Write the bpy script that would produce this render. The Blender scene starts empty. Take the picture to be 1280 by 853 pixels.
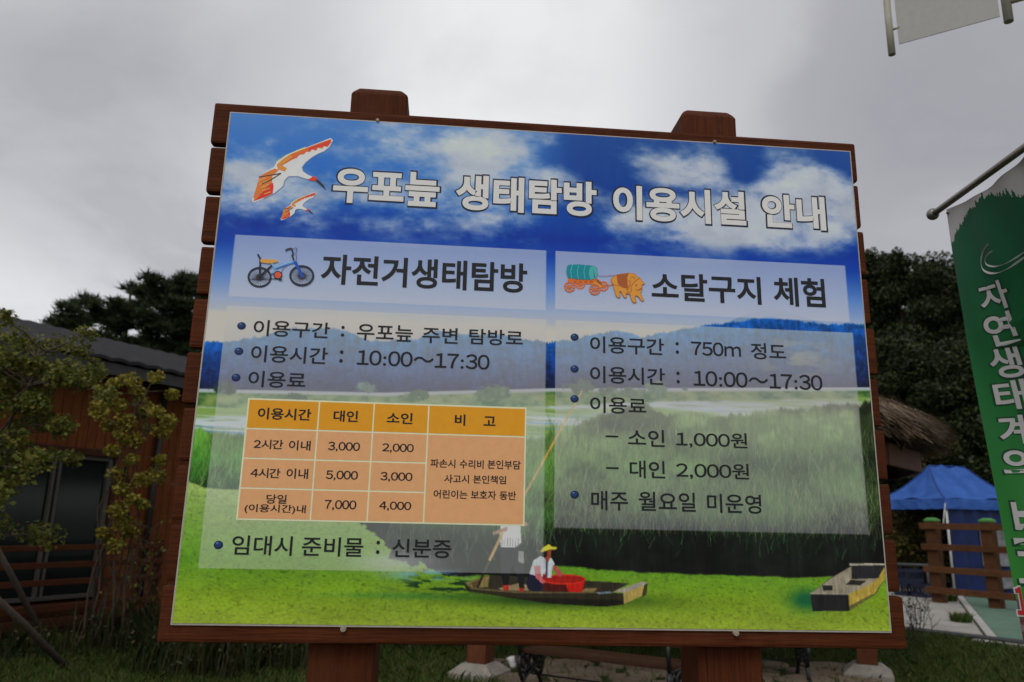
import bpy, bmesh, math, random
import numpy as np
from mathutils import Vector, Matrix
R = math.radians
random.seed(7); rng = np.random.default_rng(7)
scene = bpy.context.scene
COL = scene.collection

# ------------------------------------------------------------------ camera
RM = np.array([[0.99633, 0.07973, -0.04086], [-0.08548, 0.97034, -0.22609], [0.02162, 0.22862, 0.97325]])
CAMR = None
def rot(p, r, y):
    cy, sy, cp, sp, cr, sr = math.cos(y), math.sin(y), math.cos(p), math.sin(p), math.cos(r), math.sin(r)
    return (np.array([[cy, -sy, 0], [sy, cy, 0], [0, 0, 1]]) @ np.array([[1, 0, 0], [0, cp, -sp], [0, sp, cp]])
            @ np.array([[cr, 0, sr], [0, 1, 0], [-sr, 0, cr]]))
RM = rot(R(13.15), R(-1.28), R(-4.74))
CP = np.array([-0.353, -2.679, 1.62])
PB = 1.2774                     # height of the panel's lower edge
F = 960.0
cam_d = bpy.data.cameras.new('camera'); cam = bpy.data.objects.new('camera', cam_d); COL.objects.link(cam)
cam_d.sensor_width = 36; cam_d.lens = 27.0; cam_d.clip_start = 0.05; cam_d.clip_end = 3000
right, fwd, up = RM[:, 0], RM[:, 1], RM[:, 2]
cam.matrix_world = Matrix(((right[0], up[0], -fwd[0], CP[0]), (right[1], up[1], -fwd[1], CP[1]), (right[2], up[2], -fwd[2], CP[2]), (0, 0, 0, 1)))
cam_d.dof.use_dof = True; cam_d.dof.focus_distance = 2.85; cam_d.dof.aperture_fstop = 3.0
scene.camera = cam

# survey helpers: photo pixel (1280 x 853) -> a point of the place
def ray(x, y): return RM @ np.array([(x - 640) / F, 1, -(y - 426.5) / F])
def atZ(x, y, z=0.0):
    d = ray(x, y); return CP + d * (z - CP[2]) / d[2]
def atY(x, y, Y):
    d = ray(x, y); return CP + d * (Y - CP[1]) / d[1]
def atD(x, y, D):
    d = ray(x, y); return CP + d * D / math.hypot(d[0], d[1])

# ------------------------------------------------------------------ world, sun, exposure
SUN_EL, SUN_AZ = R(50), R(205)        # behind the photographer, a little to the left
W = bpy.data.worlds.new('World'); scene.world = W; W.use_nodes = True
nt = W.node_tree; nt.nodes.clear()
def N(t, **k):
    n = nt.nodes.new(t)
    for a, v in k.items(): setattr(n, a, v)
    return n
out = N('ShaderNodeOutputWorld'); bg = N('ShaderNodeBackground'); nt.links.new(bg.outputs[0], out.inputs[0])
bg.inputs[1].default_value = 0.1
sky = N('ShaderNodeTexSky', sky_type='NISHITA', sun_disc=False, sun_elevation=SUN_EL, sun_rotation=SUN_AZ)
tc = N('ShaderNodeTexCoord'); sep = N('ShaderNodeSeparateXYZ'); nt.links.new(tc.outputs['Generated'], sep.inputs[0])
def M_(op, a, b=None):
    m = N('ShaderNodeMath', operation=op)
    for i, v in enumerate((a, b)):
        if v is None: continue
        if isinstance(v, (int, float)): m.inputs[i].default_value = v
        else: nt.links.new(v, m.inputs[i])
    return m.outputs[0]
zz = M_('ADD', M_('MAXIMUM', sep.outputs[2], 0.0), 0.35)
comb = N('ShaderNodeCombineXYZ')
nt.links.new(M_('DIVIDE', sep.outputs[0], zz), comb.inputs[0]); nt.links.new(M_('DIVIDE', sep.outputs[1], zz), comb.inputs[1])
n1 = N('ShaderNodeTexNoise'); n1.inputs['Scale'].default_value = 2.1; n1.inputs['Detail'].default_value = 8; n1.inputs['Roughness'].default_value = 0.52
n1.inputs['Distortion'].default_value = 0.25
mpw = N('ShaderNodeMapping'); mpw.inputs['Location'].default_value = (3.1, 0.35, 0); nt.links.new(comb.outputs[0], mpw.inputs[0]); nt.links.new(mpw.outputs[0], n1.inputs['Vector'])
rp = N('ShaderNodeValToRGB'); nt.links.new(n1.outputs[0], rp.inputs[0])
rp.color_ramp.elements[0].position = 0.36; rp.color_ramp.elements[0].color = (5.0, 5.0, 5.3, 1)
rp.color_ramp.elements[1].position = 0.62; rp.color_ramp.elements[1].color = (8.9, 8.9, 9.05, 1)
def bank(px, py, inner, outer):
    d = ray(px, py); d = d / np.linalg.norm(d); dot = N('ShaderNodeVectorMath', operation='DOT_PRODUCT'); nt.links.new(tc.outputs['Generated'], dot.inputs[0]); dot.inputs[1].default_value = tuple(d)
    wob = M_('ADD', dot.outputs['Value'], M_('MULTIPLY', M_('SUBTRACT', n1.outputs[0], .5), .16))
    mr = N('ShaderNodeMapRange', interpolation_type='SMOOTHSTEP'); nt.links.new(wob, mr.inputs[0]); mr.inputs[1].default_value = math.cos(outer); mr.inputs[2].default_value = math.cos(inner); return mr.outputs[0]
def shade(base, fac, c, k):
    m = N('ShaderNodeMix', data_type='RGBA'); nt.links.new(M_('MULTIPLY', fac, k), m.inputs[0]); nt.links.new(base, m.inputs[6]); m.inputs[7].default_value = (*c, 1); return m.outputs[2]
cloud = shade(rp.outputs[0], bank(1230, 110, R(3), R(24)), (2.9, 2.85, 3.15), .72)
cloud = shade(cloud, bank(60, -60, R(3), R(22)), (3.3, 3.25, 3.5), .5)
cloud = shade(cloud, bank(720, 90, R(2), R(17)), (8.4, 8.4, 8.5), .3)
mx = N('ShaderNodeMix', data_type='RGBA'); mx.inputs[0].default_value = 0.94
nt.links.new(sky.outputs[0], mx.inputs[6]); nt.links.new(cloud, mx.inputs[7]); nt.links.new(mx.outputs[2], bg.inputs[0])
sd = bpy.data.lights.new('sun', 'SUN'); sun = bpy.data.objects.new('sun', sd); COL.objects.link(sun)
sd.energy = 1.15; sd.angle = R(28); sd.color = (1.0, 0.96, 0.9)
sun.rotation_euler = (R(90) - SUN_EL, 0, R(180) - SUN_AZ)
scene.view_settings.view_transform = 'Standard'; scene.view_settings.look = 'None'
scene.view_settings.gamma = 1; scene.view_settings.use_curve_mapping = False; scene.view_settings.exposure = 0.0
scene.cycles.max_bounces = 6; scene.cycles.transparent_max_bounces = 8

# ------------------------------------------------------------------ helpers
def srgb(r, g=None, b=None):
    c = np.array([r, g, b] if g is not None else r, float) / 255
    return tuple(np.where(c <= 0.04045, c / 12.92, ((c + 0.055) / 1.055) ** 2.4))
class NT:
    def __init__(s, name):
        s.m = bpy.data.materials.new(name); s.m.use_nodes = True; s.t = s.m.node_tree
        s.b = s.t.nodes['Principled BSDF']
    def n(s, t, inp=None, **k):
        x = s.t.nodes.new(t)
        for a, v in k.items(): setattr(x, a, v)
        for a, v in (inp or {}).items():
            if hasattr(v, 'links'): s.t.links.new(v, x.inputs[a])
            else: x.inputs[a].default_value = v
        return x
    def link(s, a, b): s.t.links.new(a, b)
    def noise(s, scale, detail=4, stretch=(1, 1, 1), rough=0.6, coord='Object', dist=0.0):
        c = s.n('ShaderNodeTexCoord'); mp = s.n('ShaderNodeMapping', {'Vector': c.outputs[coord], 'Scale': stretch})
        return s.n('ShaderNodeTexNoise', {'Vector': mp.outputs[0], 'Scale': scale, 'Detail': detail, 'Roughness': rough, 'Distortion': dist}).outputs[0]
    def ramp(s, fac, stops):
        r = s.n('ShaderNodeValToRGB', {'Fac': fac}); e = r.color_ramp.elements
        while len(e) < len(stops): e.new(0.5)
        for el, (p, c) in zip(e, stops): el.position = p; el.color = (*c, 1)
        return r.outputs[0]
    def mix(s, fac, a, b, mode='MIX'):
        m = s.n('ShaderNodeMix', data_type='RGBA', blend_type=mode)
        for i, v in ((0, fac), (6, a), (7, b)):
            if hasattr(v, 'links'): s.link(v, m.inputs[i])
            elif i == 0: m.inputs[i].default_value = v
            else: m.inputs[i].default_value = (*v, 1)
        return m.outputs[2]
    def fin(s, col, rough=0.7, spec=0.3, bump=None, bs=0.3, bd=0.01, metal=0.0):
        if hasattr(col, 'links'): s.link(col, s.b.inputs['Base Color'])
        else: s.b.inputs['Base Color'].default_value = (*col, 1)
        s.b.inputs['Roughness'].default_value = rough; s.b.inputs['Specular IOR Level'].default_value = spec
        s.b.inputs['Metallic'].default_value = metal
        if bump is not None:
            bp = s.n('ShaderNodeBump', {'Height': bump, 'Strength': bs, 'Distance': bd}); s.link(bp.outputs[0], s.b.inputs['Normal'])
        return s.m
_mats = {}
def flat(name, c, rough=0.6, spec=0.3, metal=0.0, var=0.12, scale=30):
    if name in _mats: return _mats[name]
    t = NT(name); c = np.array(c)
    col = t.ramp(t.noise(scale, 3), [(0.3, tuple(c * (1 - var))), (0.7, tuple(np.minimum(c * (1 + var), 0.9)))])
    _mats[name] = t.fin(col, rough, spec, metal=metal); return _mats[name]
def wood(name, c1, c2, axis=0, scale=9, rough=0.75, c3=None, spec=0.12):
    t = NT(name); st = [9, 9, 9]; st[axis] = 0.7
    a = t.noise(scale / 3, 6, tuple(st), 0.65, dist=0.6)
    st2 = [40, 40, 40]; st2[axis] = 1.5
    f = t.noise(4, 3, tuple(st2), 0.7)
    col = t.ramp(a, [(0.3, c1), (0.7, c2)])
    col = t.mix(0.45, col, t.ramp(f, [(0.35, tuple(np.array(c1) * 0.5)), (0.65, tuple(np.array(c2) * 1.15))]))
    st3 = [26, 26, 26]; st3[axis] = .55; ck = t.noise(2.2, 4, tuple(st3), .75, dist=.3)
    col = t.mix(t.ramp(ck, [(.60, (0, 0, 0)), (.68, (.75, .75, .75))]), col, tuple(np.array(c1) * .35))
    wt = t.noise(5, 5, (1, 1, .45), .7); col = t.mix(t.ramp(wt, [(.52, (0, 0, 0)), (.72, (.4, .4, .4))]), col, tuple(np.array(c2) * 1.25 + .012))
    if c3 is not None:
        blot = t.noise(1.6, 5, (1, 1, 1), 0.6)
        col = t.mix(t.ramp(blot, [(0.55, (0, 0, 0)), (0.75, (.8, .8, .8))]), col, c3)
    rnd = t.n('ShaderNodeObjectInfo').outputs['Random']
    col = t.mix(t.n('ShaderNodeMath', {0: rnd, 1: 0.45}, operation='MULTIPLY').outputs[0], col, tuple(np.array(c1) * 0.7))
    return t.fin(col, rough, spec, bump=f, bs=0.45, bd=0.005)
def leafmat(name, cols, rough=0.55, trans=0.25):
    t = NT(name); g = t.n('ShaderNodeNewGeometry')
    k = len(cols); col = t.ramp(g.outputs['Random Per Island'], [(i / (k - 1), c) for i, c in enumerate(cols)])
    big = t.noise(1.3, 3)
    col = t.mix(t.ramp(big, [(0.4, (0, 0, 0)), (0.7, (.45, .45, .45))]), col, tuple(np.array(cols[0]) * 0.8))
    t.fin(col, rough, 0.2)
    tr = t.n('ShaderNodeBsdfTranslucent', {'Color': col}); ms = t.n('ShaderNodeMixShader', {0: trans, 1: t.b.outputs[0], 2: tr.outputs[0]})
    t.link(ms.outputs[0], t.t.nodes['Material Output'].inputs[0]); return t.m

def link(name, me, mats, parent=None):
    o = bpy.data.objects.new(name, me); COL.objects.link(o)
    for m in (mats if isinstance(mats, (list, tuple)) else [mats]): me.materials.append(m)
    if parent is not None: o.parent = parent
    return o
def obj(name, bm, mats, parent=None, smooth=False):
    me = bpy.data.meshes.new(name); bm.normal_update(); bm.to_mesh(me); bm.free()
    if smooth:
        for p in me.polygons: p.use_smooth = True
    return link(name, me, mats, parent)
def tag(o, label=None, cat=None, group=None, kind=None):
    for k, v in (('label', label), ('category', cat), ('group', group), ('kind', kind)):
        if v: o[k] = v
    return o
def empty(name, loc, rz=0.0, **k):
    o = bpy.data.objects.new(name, None); COL.objects.link(o); o.location = loc; o.rotation_euler = (0, 0, rz); o.empty_display_size = 0.2
    return tag(o, **k)
def box(bm, x0, x1, y0, y1, z0, z1, bev=0.0, mat=0, M=None):
    vs = [bm.verts.new((x, y, z)) for x in (x0, x1) for y in (y0, y1) for z in (z0, z1)]
    fs = [bm.faces.new([vs[i] for i in f]) for f in ((0, 1, 3, 2), (4, 6, 7, 5), (0, 4, 5, 1), (2, 3, 7, 6), (0, 2, 6, 4), (1, 5, 7, 3))]
    for f in fs: f.material_index = mat
    if bev:
        es = list({e for f in fs for e in f.edges})
        r = bmesh.ops.bevel(bm, geom=es, offset=bev, segments=2, affect='EDGES', profile=0.6)
        vs = list({v for f in r['faces'] for v in f.verts} | {v for v in vs if v.is_valid})
    if M is not None: bmesh.ops.transform(bm, matrix=M, verts=[v for v in vs if v.is_valid])
    return vs
def tube(bm, pts, rad, n=8, cap=True, mat=0):
    pts = [Vector(p) for p in pts]; rads = rad if isinstance(rad, (list, tuple)) else [rad] * len(pts)
    rings = []; prev = None
    for i, p in enumerate(pts):
        t = (pts[min(i + 1, len(pts) - 1)] - pts[max(i - 1, 0)]).normalized()
        a = prev if prev is not None else (Vector((0, 0, 1)) if abs(t.z) < 0.9 else Vector((1, 0, 0)))
        u = (a - t * a.dot(t)).normalized(); v = t.cross(u); prev = u
        rings.append([bm.verts.new(p + (u * math.cos(2 * math.pi * k / n) + v * math.sin(2 * math.pi * k / n)) * rads[i]) for k in range(n)])
    for a, b in zip(rings, rings[1:]):
        for k in range(n):
            f = bm.faces.new((a[k], a[(k + 1) % n], b[(k + 1) % n], b[k])); f.material_index = mat; f.smooth = True
    if cap:
        for r_, flip in ((rings[0], True), (rings[-1], False)):
            f = bm.faces.new(r_[::-1] if flip else r_); f.material_index = mat
def beam(bm, a, b, w, h, mat=0, roll=0.0):
    a, b = Vector(a), Vector(b); t = (b - a).normalized(); L = (b - a).length
    s = t.cross(Vector((0, 0, 1)));  s = s.normalized() if s.length > 1e-4 else Vector((1, 0, 0))
    u = s.cross(t); M = Matrix(((t.x, s.x, u.x, a.x), (t.y, s.y, u.y, a.y), (t.z, s.z, u.z, a.z), (0, 0, 0, 1)))
    if roll: M = M @ Matrix.Rotation(roll, 4, 'X')
    box(bm, 0, L, -w / 2, w / 2, -h / 2, h / 2, 0.004, mat, M)
def rawmesh(name, V, Fc):
    """triangles or quads, fast"""
    me = bpy.data.meshes.new(name); V = np.asarray(V, np.float32); Fc = np.asarray(Fc, np.int32); k = Fc.shape[1]
    me.vertices.add(len(V)); me.vertices.foreach_set('co', V.ravel())
    me.loops.add(Fc.size); me.loops.foreach_set('vertex_index', Fc.ravel())
    me.polygons.add(len(Fc)); me.polygons.foreach_set('loop_start', np.arange(0, Fc.size, k)); me.polygons.foreach_set('loop_total', np.full(len(Fc), k))
    me.update(calc_edges=True); me.validate(); return me
def unit(n):
    v = rng.normal(size=(n, 3)); return v / np.linalg.norm(v, axis=1, keepdims=True)
def leaves_mesh(name, pts, size, aspect=0.6, droop=0.0, fold=True):
    """one leaf (pointed, bent quad) per point"""
    n = len(pts); d = unit(n); d[:, 2] = d[:, 2] * 0.7 - droop; d /= np.linalg.norm(d, axis=1, keepdims=True)
    s = np.cross(d, unit(n)); s /= np.linalg.norm(s, axis=1, keepdims=True) + 1e-9
    L = (size * rng.uniform(0.6, 1.3, n))[:, None]; nn = np.cross(d, s)
    base = pts - d * L * 0.5; mid = pts + nn * L * 0.12; tip = pts + d * L * 0.5
    V = np.stack([base, mid + s * L * aspect * 0.5, tip, mid - s * L * aspect * 0.5], 1).reshape(-1, 3)
    return rawmesh(name, V, np.arange(4 * n).reshape(n, 4))
def ball_pts(c, r, n, shell=0.5):
    p = unit(n) * (rng.uniform(0, 1, n)[:, None] ** (1 / (1 + 2 * shell)))
    return np.asarray(c) + p * np.asarray(r)

# ------------------------------------------------------------------ materials
m_stain = wood('stained_board', (0.050, 0.0118, 0.0036), (0.120, 0.031, 0.0088), 0, c3=(0.030, 0.009, 0.004))
m_stain_v = wood('stained_post', (0.058, 0.014, 0.0045), (0.120, 0.031, 0.010), 2, c3=(0.03, 0.010, 0.005))
m_edge = flat('panel_edge', (0.44, 0.40, 0.35), 0.6, .15)
m_clip = flat('clip_plastic', (0.34, 0.30, 0.22), 0.5)
m_black = flat('print_black', (0.012, 0.013, 0.017), 0.45)
m_white = flat('print_white', (0.80, 0.79, 0.77), 0.45, var=0.02)
m_navy = flat('print_navy', (0.010, 0.016, 0.045), 0.45)
def pcol(name, r, g, b, k=0.55):
    return flat(name, tuple(np.minimum(np.array(srgb(r, g, b)) / k, 0.85)), 0.45, var=0.04)

# ================================================================== ground
def sheet(name, pts, z, mat, kind='structure'):
    bm = bmesh.new(); bm.faces.new([bm.verts.new((p[0], p[1], z)) for p in pts]); o = obj(name, bm, mat); return tag(o, kind=kind)
t = NT('soil_and_turf')
big = t.noise(0.35, 5); fine = t.noise(14, 6, rough=0.75); mid = t.noise(2.2, 5)
c = t.ramp(mid, [(0.3, (0.030, 0.045, 0.012)), (0.55, (0.050, 0.060, 0.018)), (0.72, (0.085, 0.065, 0.034))])
c = t.mix(t.ramp(fine, [(0.35, (0, 0, 0)), (0.7, (.7, .7, .7))]), c, (0.022, 0.034, 0.010))
m_soil = t.fin(c, 0.95, 0.1, bump=fine, bs=0.8, bd=0.03)
# the turf is slightly uneven near the sign
bm = bmesh.new()
bmesh.ops.create_grid(bm, x_segments=4, y_segments=4, size=900)
for v in bm.verts: v.co.z = -0.012
tag(obj('ground', bm, m_soil), kind='structure')

t = NT('concrete_path')
sp = t.noise(60, 4); bl = t.noise(1.5, 5)
c = t.ramp(bl, [(0.3, (0.22, 0.21, 0.19)), (0.7, (0.36, 0.35, 0.32))])
c = t.mix(0.35, c, t.ramp(sp, [(0.3, (0.12, 0.115, 0.10)), (0.7, (0.45, 0.44, 0.41))])); c = t.mix(t.ramp(t.noise(4, 6, rough=.7), [(.45, (0, 0, 0)), (.7, (.7, .7, .7))]), c, (0.15, 0.13, 0.10))
m_conc = t.fin(c, 0.9, 0.2, bump=sp, bs=0.4, bd=0.004)
t = NT('green_pavers')
cc = t.n('ShaderNodeTexCoord'); br = t.n('ShaderNodeTexBrick', {'Vector': cc.outputs['Object'], 'Scale': 2.2, 'Mortar Size': 0.012, 'Color1': (0.075, 0.15, 0.105, 1), 'Color2': (0.10, 0.185, 0.135, 1), 'Mortar': (0.05, 0.06, 0.045, 1)})
c = t.mix(0.35, br.outputs[0], t.ramp(t.noise(1.2, 6), [(0.3, (0.06, 0.10, 0.07)), (0.7, (0.15, 0.21, 0.16))]))
m_paver = t.fin(c, 0.85, 0.25)
m_kerb = flat('kerb_stone', (0.33, 0.32, 0.30), 0.85, var=0.25, scale=12)
m_dark_strip = flat('drain_grating', (0.030, 0.032, 0.034), 0.6, var=0.4, scale=25)
m_iron = flat('cast_iron', (0.012, 0.012, 0.013), 0.45, 0.4)

ld = np.array([0.552, -0.834])          # direction of the drain line
ln = np.array([0.834, 0.552])           # away from the sign
A = np.array([7.379, 10.021])
def L_(s, o_): return A + ld * s + ln * o_
sheet('path', [L_(-9, .14), L_(1.05, .14), (12.45, 16.35), (15.5, 21.5), (3, 27), (2, 20)], 0.004, m_conc)
sheet('paved_yard', [L_(1.25, .14), L_(9, .14), (40, 12), (40, 30), (16.2, 22.4), (12.62, 16.25)], 0.008, m_paver)
bm = bmesh.new()
for s in np.arange(-9, 8, 1.0): 
    p, q = L_(s + 0.01, .02), L_(s + .99, .02); beam(bm, (*p, 0.014), (*q, 0.014), 0.34, 0.06)
tag(obj('drain_channel', bm, m_dark_strip), kind='structure')
bm = bmesh.new()
a, b = np.array(L_(1.15, .16)), np.array([12.54, 16.3]); d = (b - a) / 10
for i in range(14): beam(bm, (*(a + d * (i + .01)), -0.02), (*(a + d * (i + .985)), -0.02), 0.13, 0.10)
tag(obj('kerb', bm, m_kerb), kind='structure')
bm = bmesh.new()
for s in np.arange(1.0, 7, 1.0):
    p, q = L_(s + .01, -.2), L_(s + .985, -.2); beam(bm, (*p, -0.02), (*q, -0.02), 0.18, 0.08)
tag(obj('kerb_edging', bm, m_kerb), kind='structure')

# flagstones under the benches
t = NT('flagstone')
bl = t.noise(3, 6); sp = t.noise(30, 4)
c = t.ramp(bl, [(0.3, (0.13, 0.095, 0.065)), (0.7, (0.26, 0.20, 0.14))])
c = t.mix(0.3, c, t.ramp(sp, [(0.3, (0.08, 0.06, 0.04)), (0.7, (0.3, 0.24, 0.17))]))
rnd = t.n('ShaderNodeNewGeometry').outputs['Random Per Island']
c = t.mix(t.n('ShaderNodeMath', {0: rnd, 1: .45}, operation='MULTIPLY').outputs[0], c, (0.10, 0.085, 0.07))
m_flag = t.fin(c, 0.9, 0.2, bump=bl, bs=0.5, bd=0.02)
bm = bmesh.new(); stones = []
for i in range(-1, 10):
    for j in range(0, 8):
        x = -0.1 + i * 0.62 + (j % 2) * .3 + random.uniform(-.06, .06); y = 4.3 + j * 0.42 + random.uniform(-.05, .05)
        inside = (0.35 < x < 4.6 and 4.2 < y < 6.95 + 0.25 * math.sin(x * 2)) 
        if not inside: continue
        stones.append((x, y))
        k = 7; ang0 = random.random() * 6; pts = []
        for q in range(k):
            an = ang0 + 2 * math.pi * q / k; rr = random.uniform(.82, 1.08)
            pts.append((x + .33 * rr * math.cos(an), y + .225 * rr * math.sin(an)))
        lo = [bm.verts.new((px, py, -.03)) for px, py in pts]; hi = [bm.verts.new((x + (px - x) * .95, y + (py - y) * .95, .022 + random.uniform(-.006, .006))) for px, py in pts]
        bm.faces.new(hi)
        for q in range(k): bm.faces.new((lo[q], lo[(q + 1) % k], hi[(q + 1) % k], hi[q]))
tag(obj('stone_paving', bm, m_flag), kind='structure')

# grass: real blades where the photo sees turf
def blades(name, P, h, w, mat, lean=0.5):
    n = len(P); an = rng.uniform(0, 2 * np.pi, n); hh = h * rng.uniform(.4, 1.3, n); ln_ = rng.normal(0, lean, (n, 2)) * hh[:, None]
    side = np.stack([np.cos(an), np.sin(an), np.zeros(n)], 1) * w
    tip = P + np.concatenate([ln_, hh[:, None]], 1); mid = P + np.concatenate([ln_ * .3, hh[:, None] * .6], 1)
    V = np.stack([P - side, P + side, mid + side * .7, tip, mid - side * .7], 1).reshape(-1, 3)
    o = np.arange(n) * 5
    me = rawmesh(name, V, np.stack([o, o + 1, o + 2, o + 3, o + 4], 1)); return link(name, me, mat)
m_grass = leafmat('grass_blade', [(0.030, 0.056, 0.010), (0.055, 0.100, 0.016), (0.085, 0.122, 0.024), (0.14, 0.115, 0.046)], 0.7)
n = 150000
P = np.stack([rng.uniform(-8.5, 9.5, n), 3.6 + rng.uniform(0, 1, n) ** 1.0 * 9.5, np.full(n, -.012)], 1)
keep = ((P[:, :2] - A) @ ln < -0.16 - .16 * (((P[:, :2] - A) @ ld) > 1)) & ~((P[:, 0] > .3) & (P[:, 0] < 4.7) & (P[:, 1] < 7.05) & (rng.uniform(0, 1, n) < .86))
az = (P[:, 0] - CP[0]) / (P[:, 1] - CP[1]); keep &= (az > -0.68) & (az < 1.0)
tag(blades('grass', P[keep], 0.085, 0.006, m_grass), kind='stuff')

# ================================================================== cabin at the left
m_siding = wood('siding', (0.080, 0.023, 0.007), (0.185, 0.058, 0.016), 2, rough=0.8)
m_trim = wood('cabin_trim', (0.030, 0.010, 0.005), (0.060, 0.020, 0.009), 0, rough=0.6)
m_rail = wood('rail_wood', (0.045, 0.014, 0.006), (0.085, 0.028, 0.011), 0, rough=0.8)
m_roof = flat('roof_metal', (0.022, 0.022, 0.024), 0.8, 0.1, var=0.2, scale=3)
m_frame = flat('window_frame', (0.075, 0.070, 0.062), 0.7, .1)
t = NT('window_glass'); t.fin((0.008, 0.012, 0.011), 0.12, 0.28); m_glass = t.m
cab = empty('wooden_cabin', (-5.698, 7.854, 0), R(56.96), label='brown wooden cabin with dark ribbed roof and large window behind the young trees', cat='cabin')
bm = bmesh.new()
X0, X1, YW, D = -6.0, 6.0, 0.7, 6.0
def boards(bm, x0, x1, y, z0, z1, w=.145):
    x = x0
    while x < x1 - .01:
        box(bm, x + .004, min(x + w, x1) - .004, y, y + .022, z0, z1, 0.004); x += w
boards(bm, X0, -1.0, YW, .17, 3.72); boards(bm, 1.72, X1, YW, .17, 3.72); boards(bm, -1.0, 1.72, YW, 2.5, 3.72)
box(bm, X0, X1, YW + .03, YW + .16, .17, .36); box(bm, X0, X1, YW + .03, YW + .16, 2.5, 3.72)
box(bm, X0, -1.0, YW + .03, YW + .16, .362, 2.498); box(bm, 1.72, X1, YW + .03, YW + .16, .362, 2.498)
box(bm, X0, X0 + .15, YW + .17, YW + D, .17, 3.72); box(bm, X1 - .15, X1, YW + .17, YW + D, .17, 3.72); box(bm, X0, X1, YW + D + .01, YW + D + .15, .17, 3.72)
wall = obj('wall', bm, m_siding, cab)
bm = bmesh.new(); box(bm, X0 + .2, X1 - .2, YW + 1.2, YW + 1.3, .2, 3.6); box(bm, X0 + .2, X1 - .2, YW + .2, YW + 1.18, .2, .25)
obj('inner_partition', bm, flat('dim_interior', (0.03, 0.026, 0.022), .9), cab)
# roof: ribbed sheets with a scalloped edge, fascia, soffit
bm = bmesh.new(); pit = math.tan(R(17)); ye, zr = 0.18, 3.66
ns = int((X1 - X0 + 1.0) / .06); yr = YW + D / 2
rows = [(ye - .05, 3.80), (ye + .3, 3.80 + .35 * pit), (yr, 3.80 + (yr - ye + .05) * pit), (2 * yr - ye, 3.82)]
grid = []
for (yy, zz_) in rows:
    grid.append([bm.verts.new((X0 - .5 + i * .06, yy, zz_ + .028 * abs(math.sin(i * .06 / .30 * math.pi)))) for i in range(ns + 1)])
for a, b in zip(grid, grid[1:]):
    for i in range(ns): bm.faces.new((a[i], a[i + 1], b[i + 1], b[i]))
lowr = [bm.verts.new((v.co.x, v.co.y, v.co.z - .05)) for v in grid[0]]
for i in range(ns): bm.faces.new((lowr[i], lowr[i + 1], grid[0][i + 1], grid[0][i]))
roof = obj('roof', bm, m_roof, cab)
bm = bmesh.new(); box(bm, X0 - .45, X1 + .45, ye, ye + .035, 3.57, 3.745, .006); obj('fascia', bm, flat('fascia_paint', (0.036, 0.034, 0.034), .6), cab)
bm = bmesh.new(); box(bm, X0 - .4, X1 + .4, ye + .04, YW, 3.64, 3.66); obj('soffit', bm, m_trim, cab)
# window
win = None
bm = bmesh.new(); box(bm, -.86, 1.56, YW + .05, YW + .06, .46, 2.36); win = obj('window', bm, m_glass, cab)
bm = bmesh.new()
for x0, x1 in ((-.95, -.88), (1.585, 1.65), (.745, .785), (.825, .865)): box(bm, x0, x1, YW - .01, YW + .09, .42, 2.40, .006)
box(bm, -.949, 1.649, YW - .004, YW + .085, .40, .455, .004); box(bm, -.949, 1.649, YW - .004, YW + .085, 2.355, 2.42, .004)
obj('frame', bm, m_frame, win)
bm = bmesh.new(); box(bm, -1.0, 1.72, YW - .05, YW - .002, 2.42, 2.52, .006); box(bm, -1.0, -.955, YW - .04, YW - .002, .36, 2.418); box(bm, 1.655, 1.72, YW - .04, YW - .002, .36, 2.418)
obj('lintel', bm, m_trim, win)
bm = bmesh.new(); boards(bm, -1.0, 1.72, YW, .175, .36); obj('skirting', bm, m_trim, cab)
bm = bmesh.new(); tube(bm, [(2.35, YW - .07, 3.5), (2.35, YW - .07, .25)], .05, 10); obj('downpipe', bm, flat('pipe_dark', (.02, .015, .012), .5), cab)
bm = bmesh.new()
for i in range(7): box(bm, X0, X1, .0 + i * .1, .092 + i * .1, .13, .17, .004)
box(bm, X0, X1, .02, .06, .085, .128, .004); 
boards(bm, X0, X1, .05, -.02, .084, .16)
box(bm, X0, X1, .075, .68, -.02, .128); deck = obj('deck', bm, m_trim, cab)
bm = bmesh.new()
for z in (1.10, .88, .66): box(bm, -4.5, 2.2, -.005, .035, z, z + .075, .006)
box(bm, -4.5, 2.2, -.02, .05, .33, .42, .006)
rl = obj('railing', bm, m_rail, cab)
for x in (-4.4, -2.8, -1.2, 2.15):
    bm = bmesh.new(); box(bm, x - .045, x + .045, .036, .126, .17, 1.22, .008); obj('post', bm, m_trim, rl)

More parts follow.
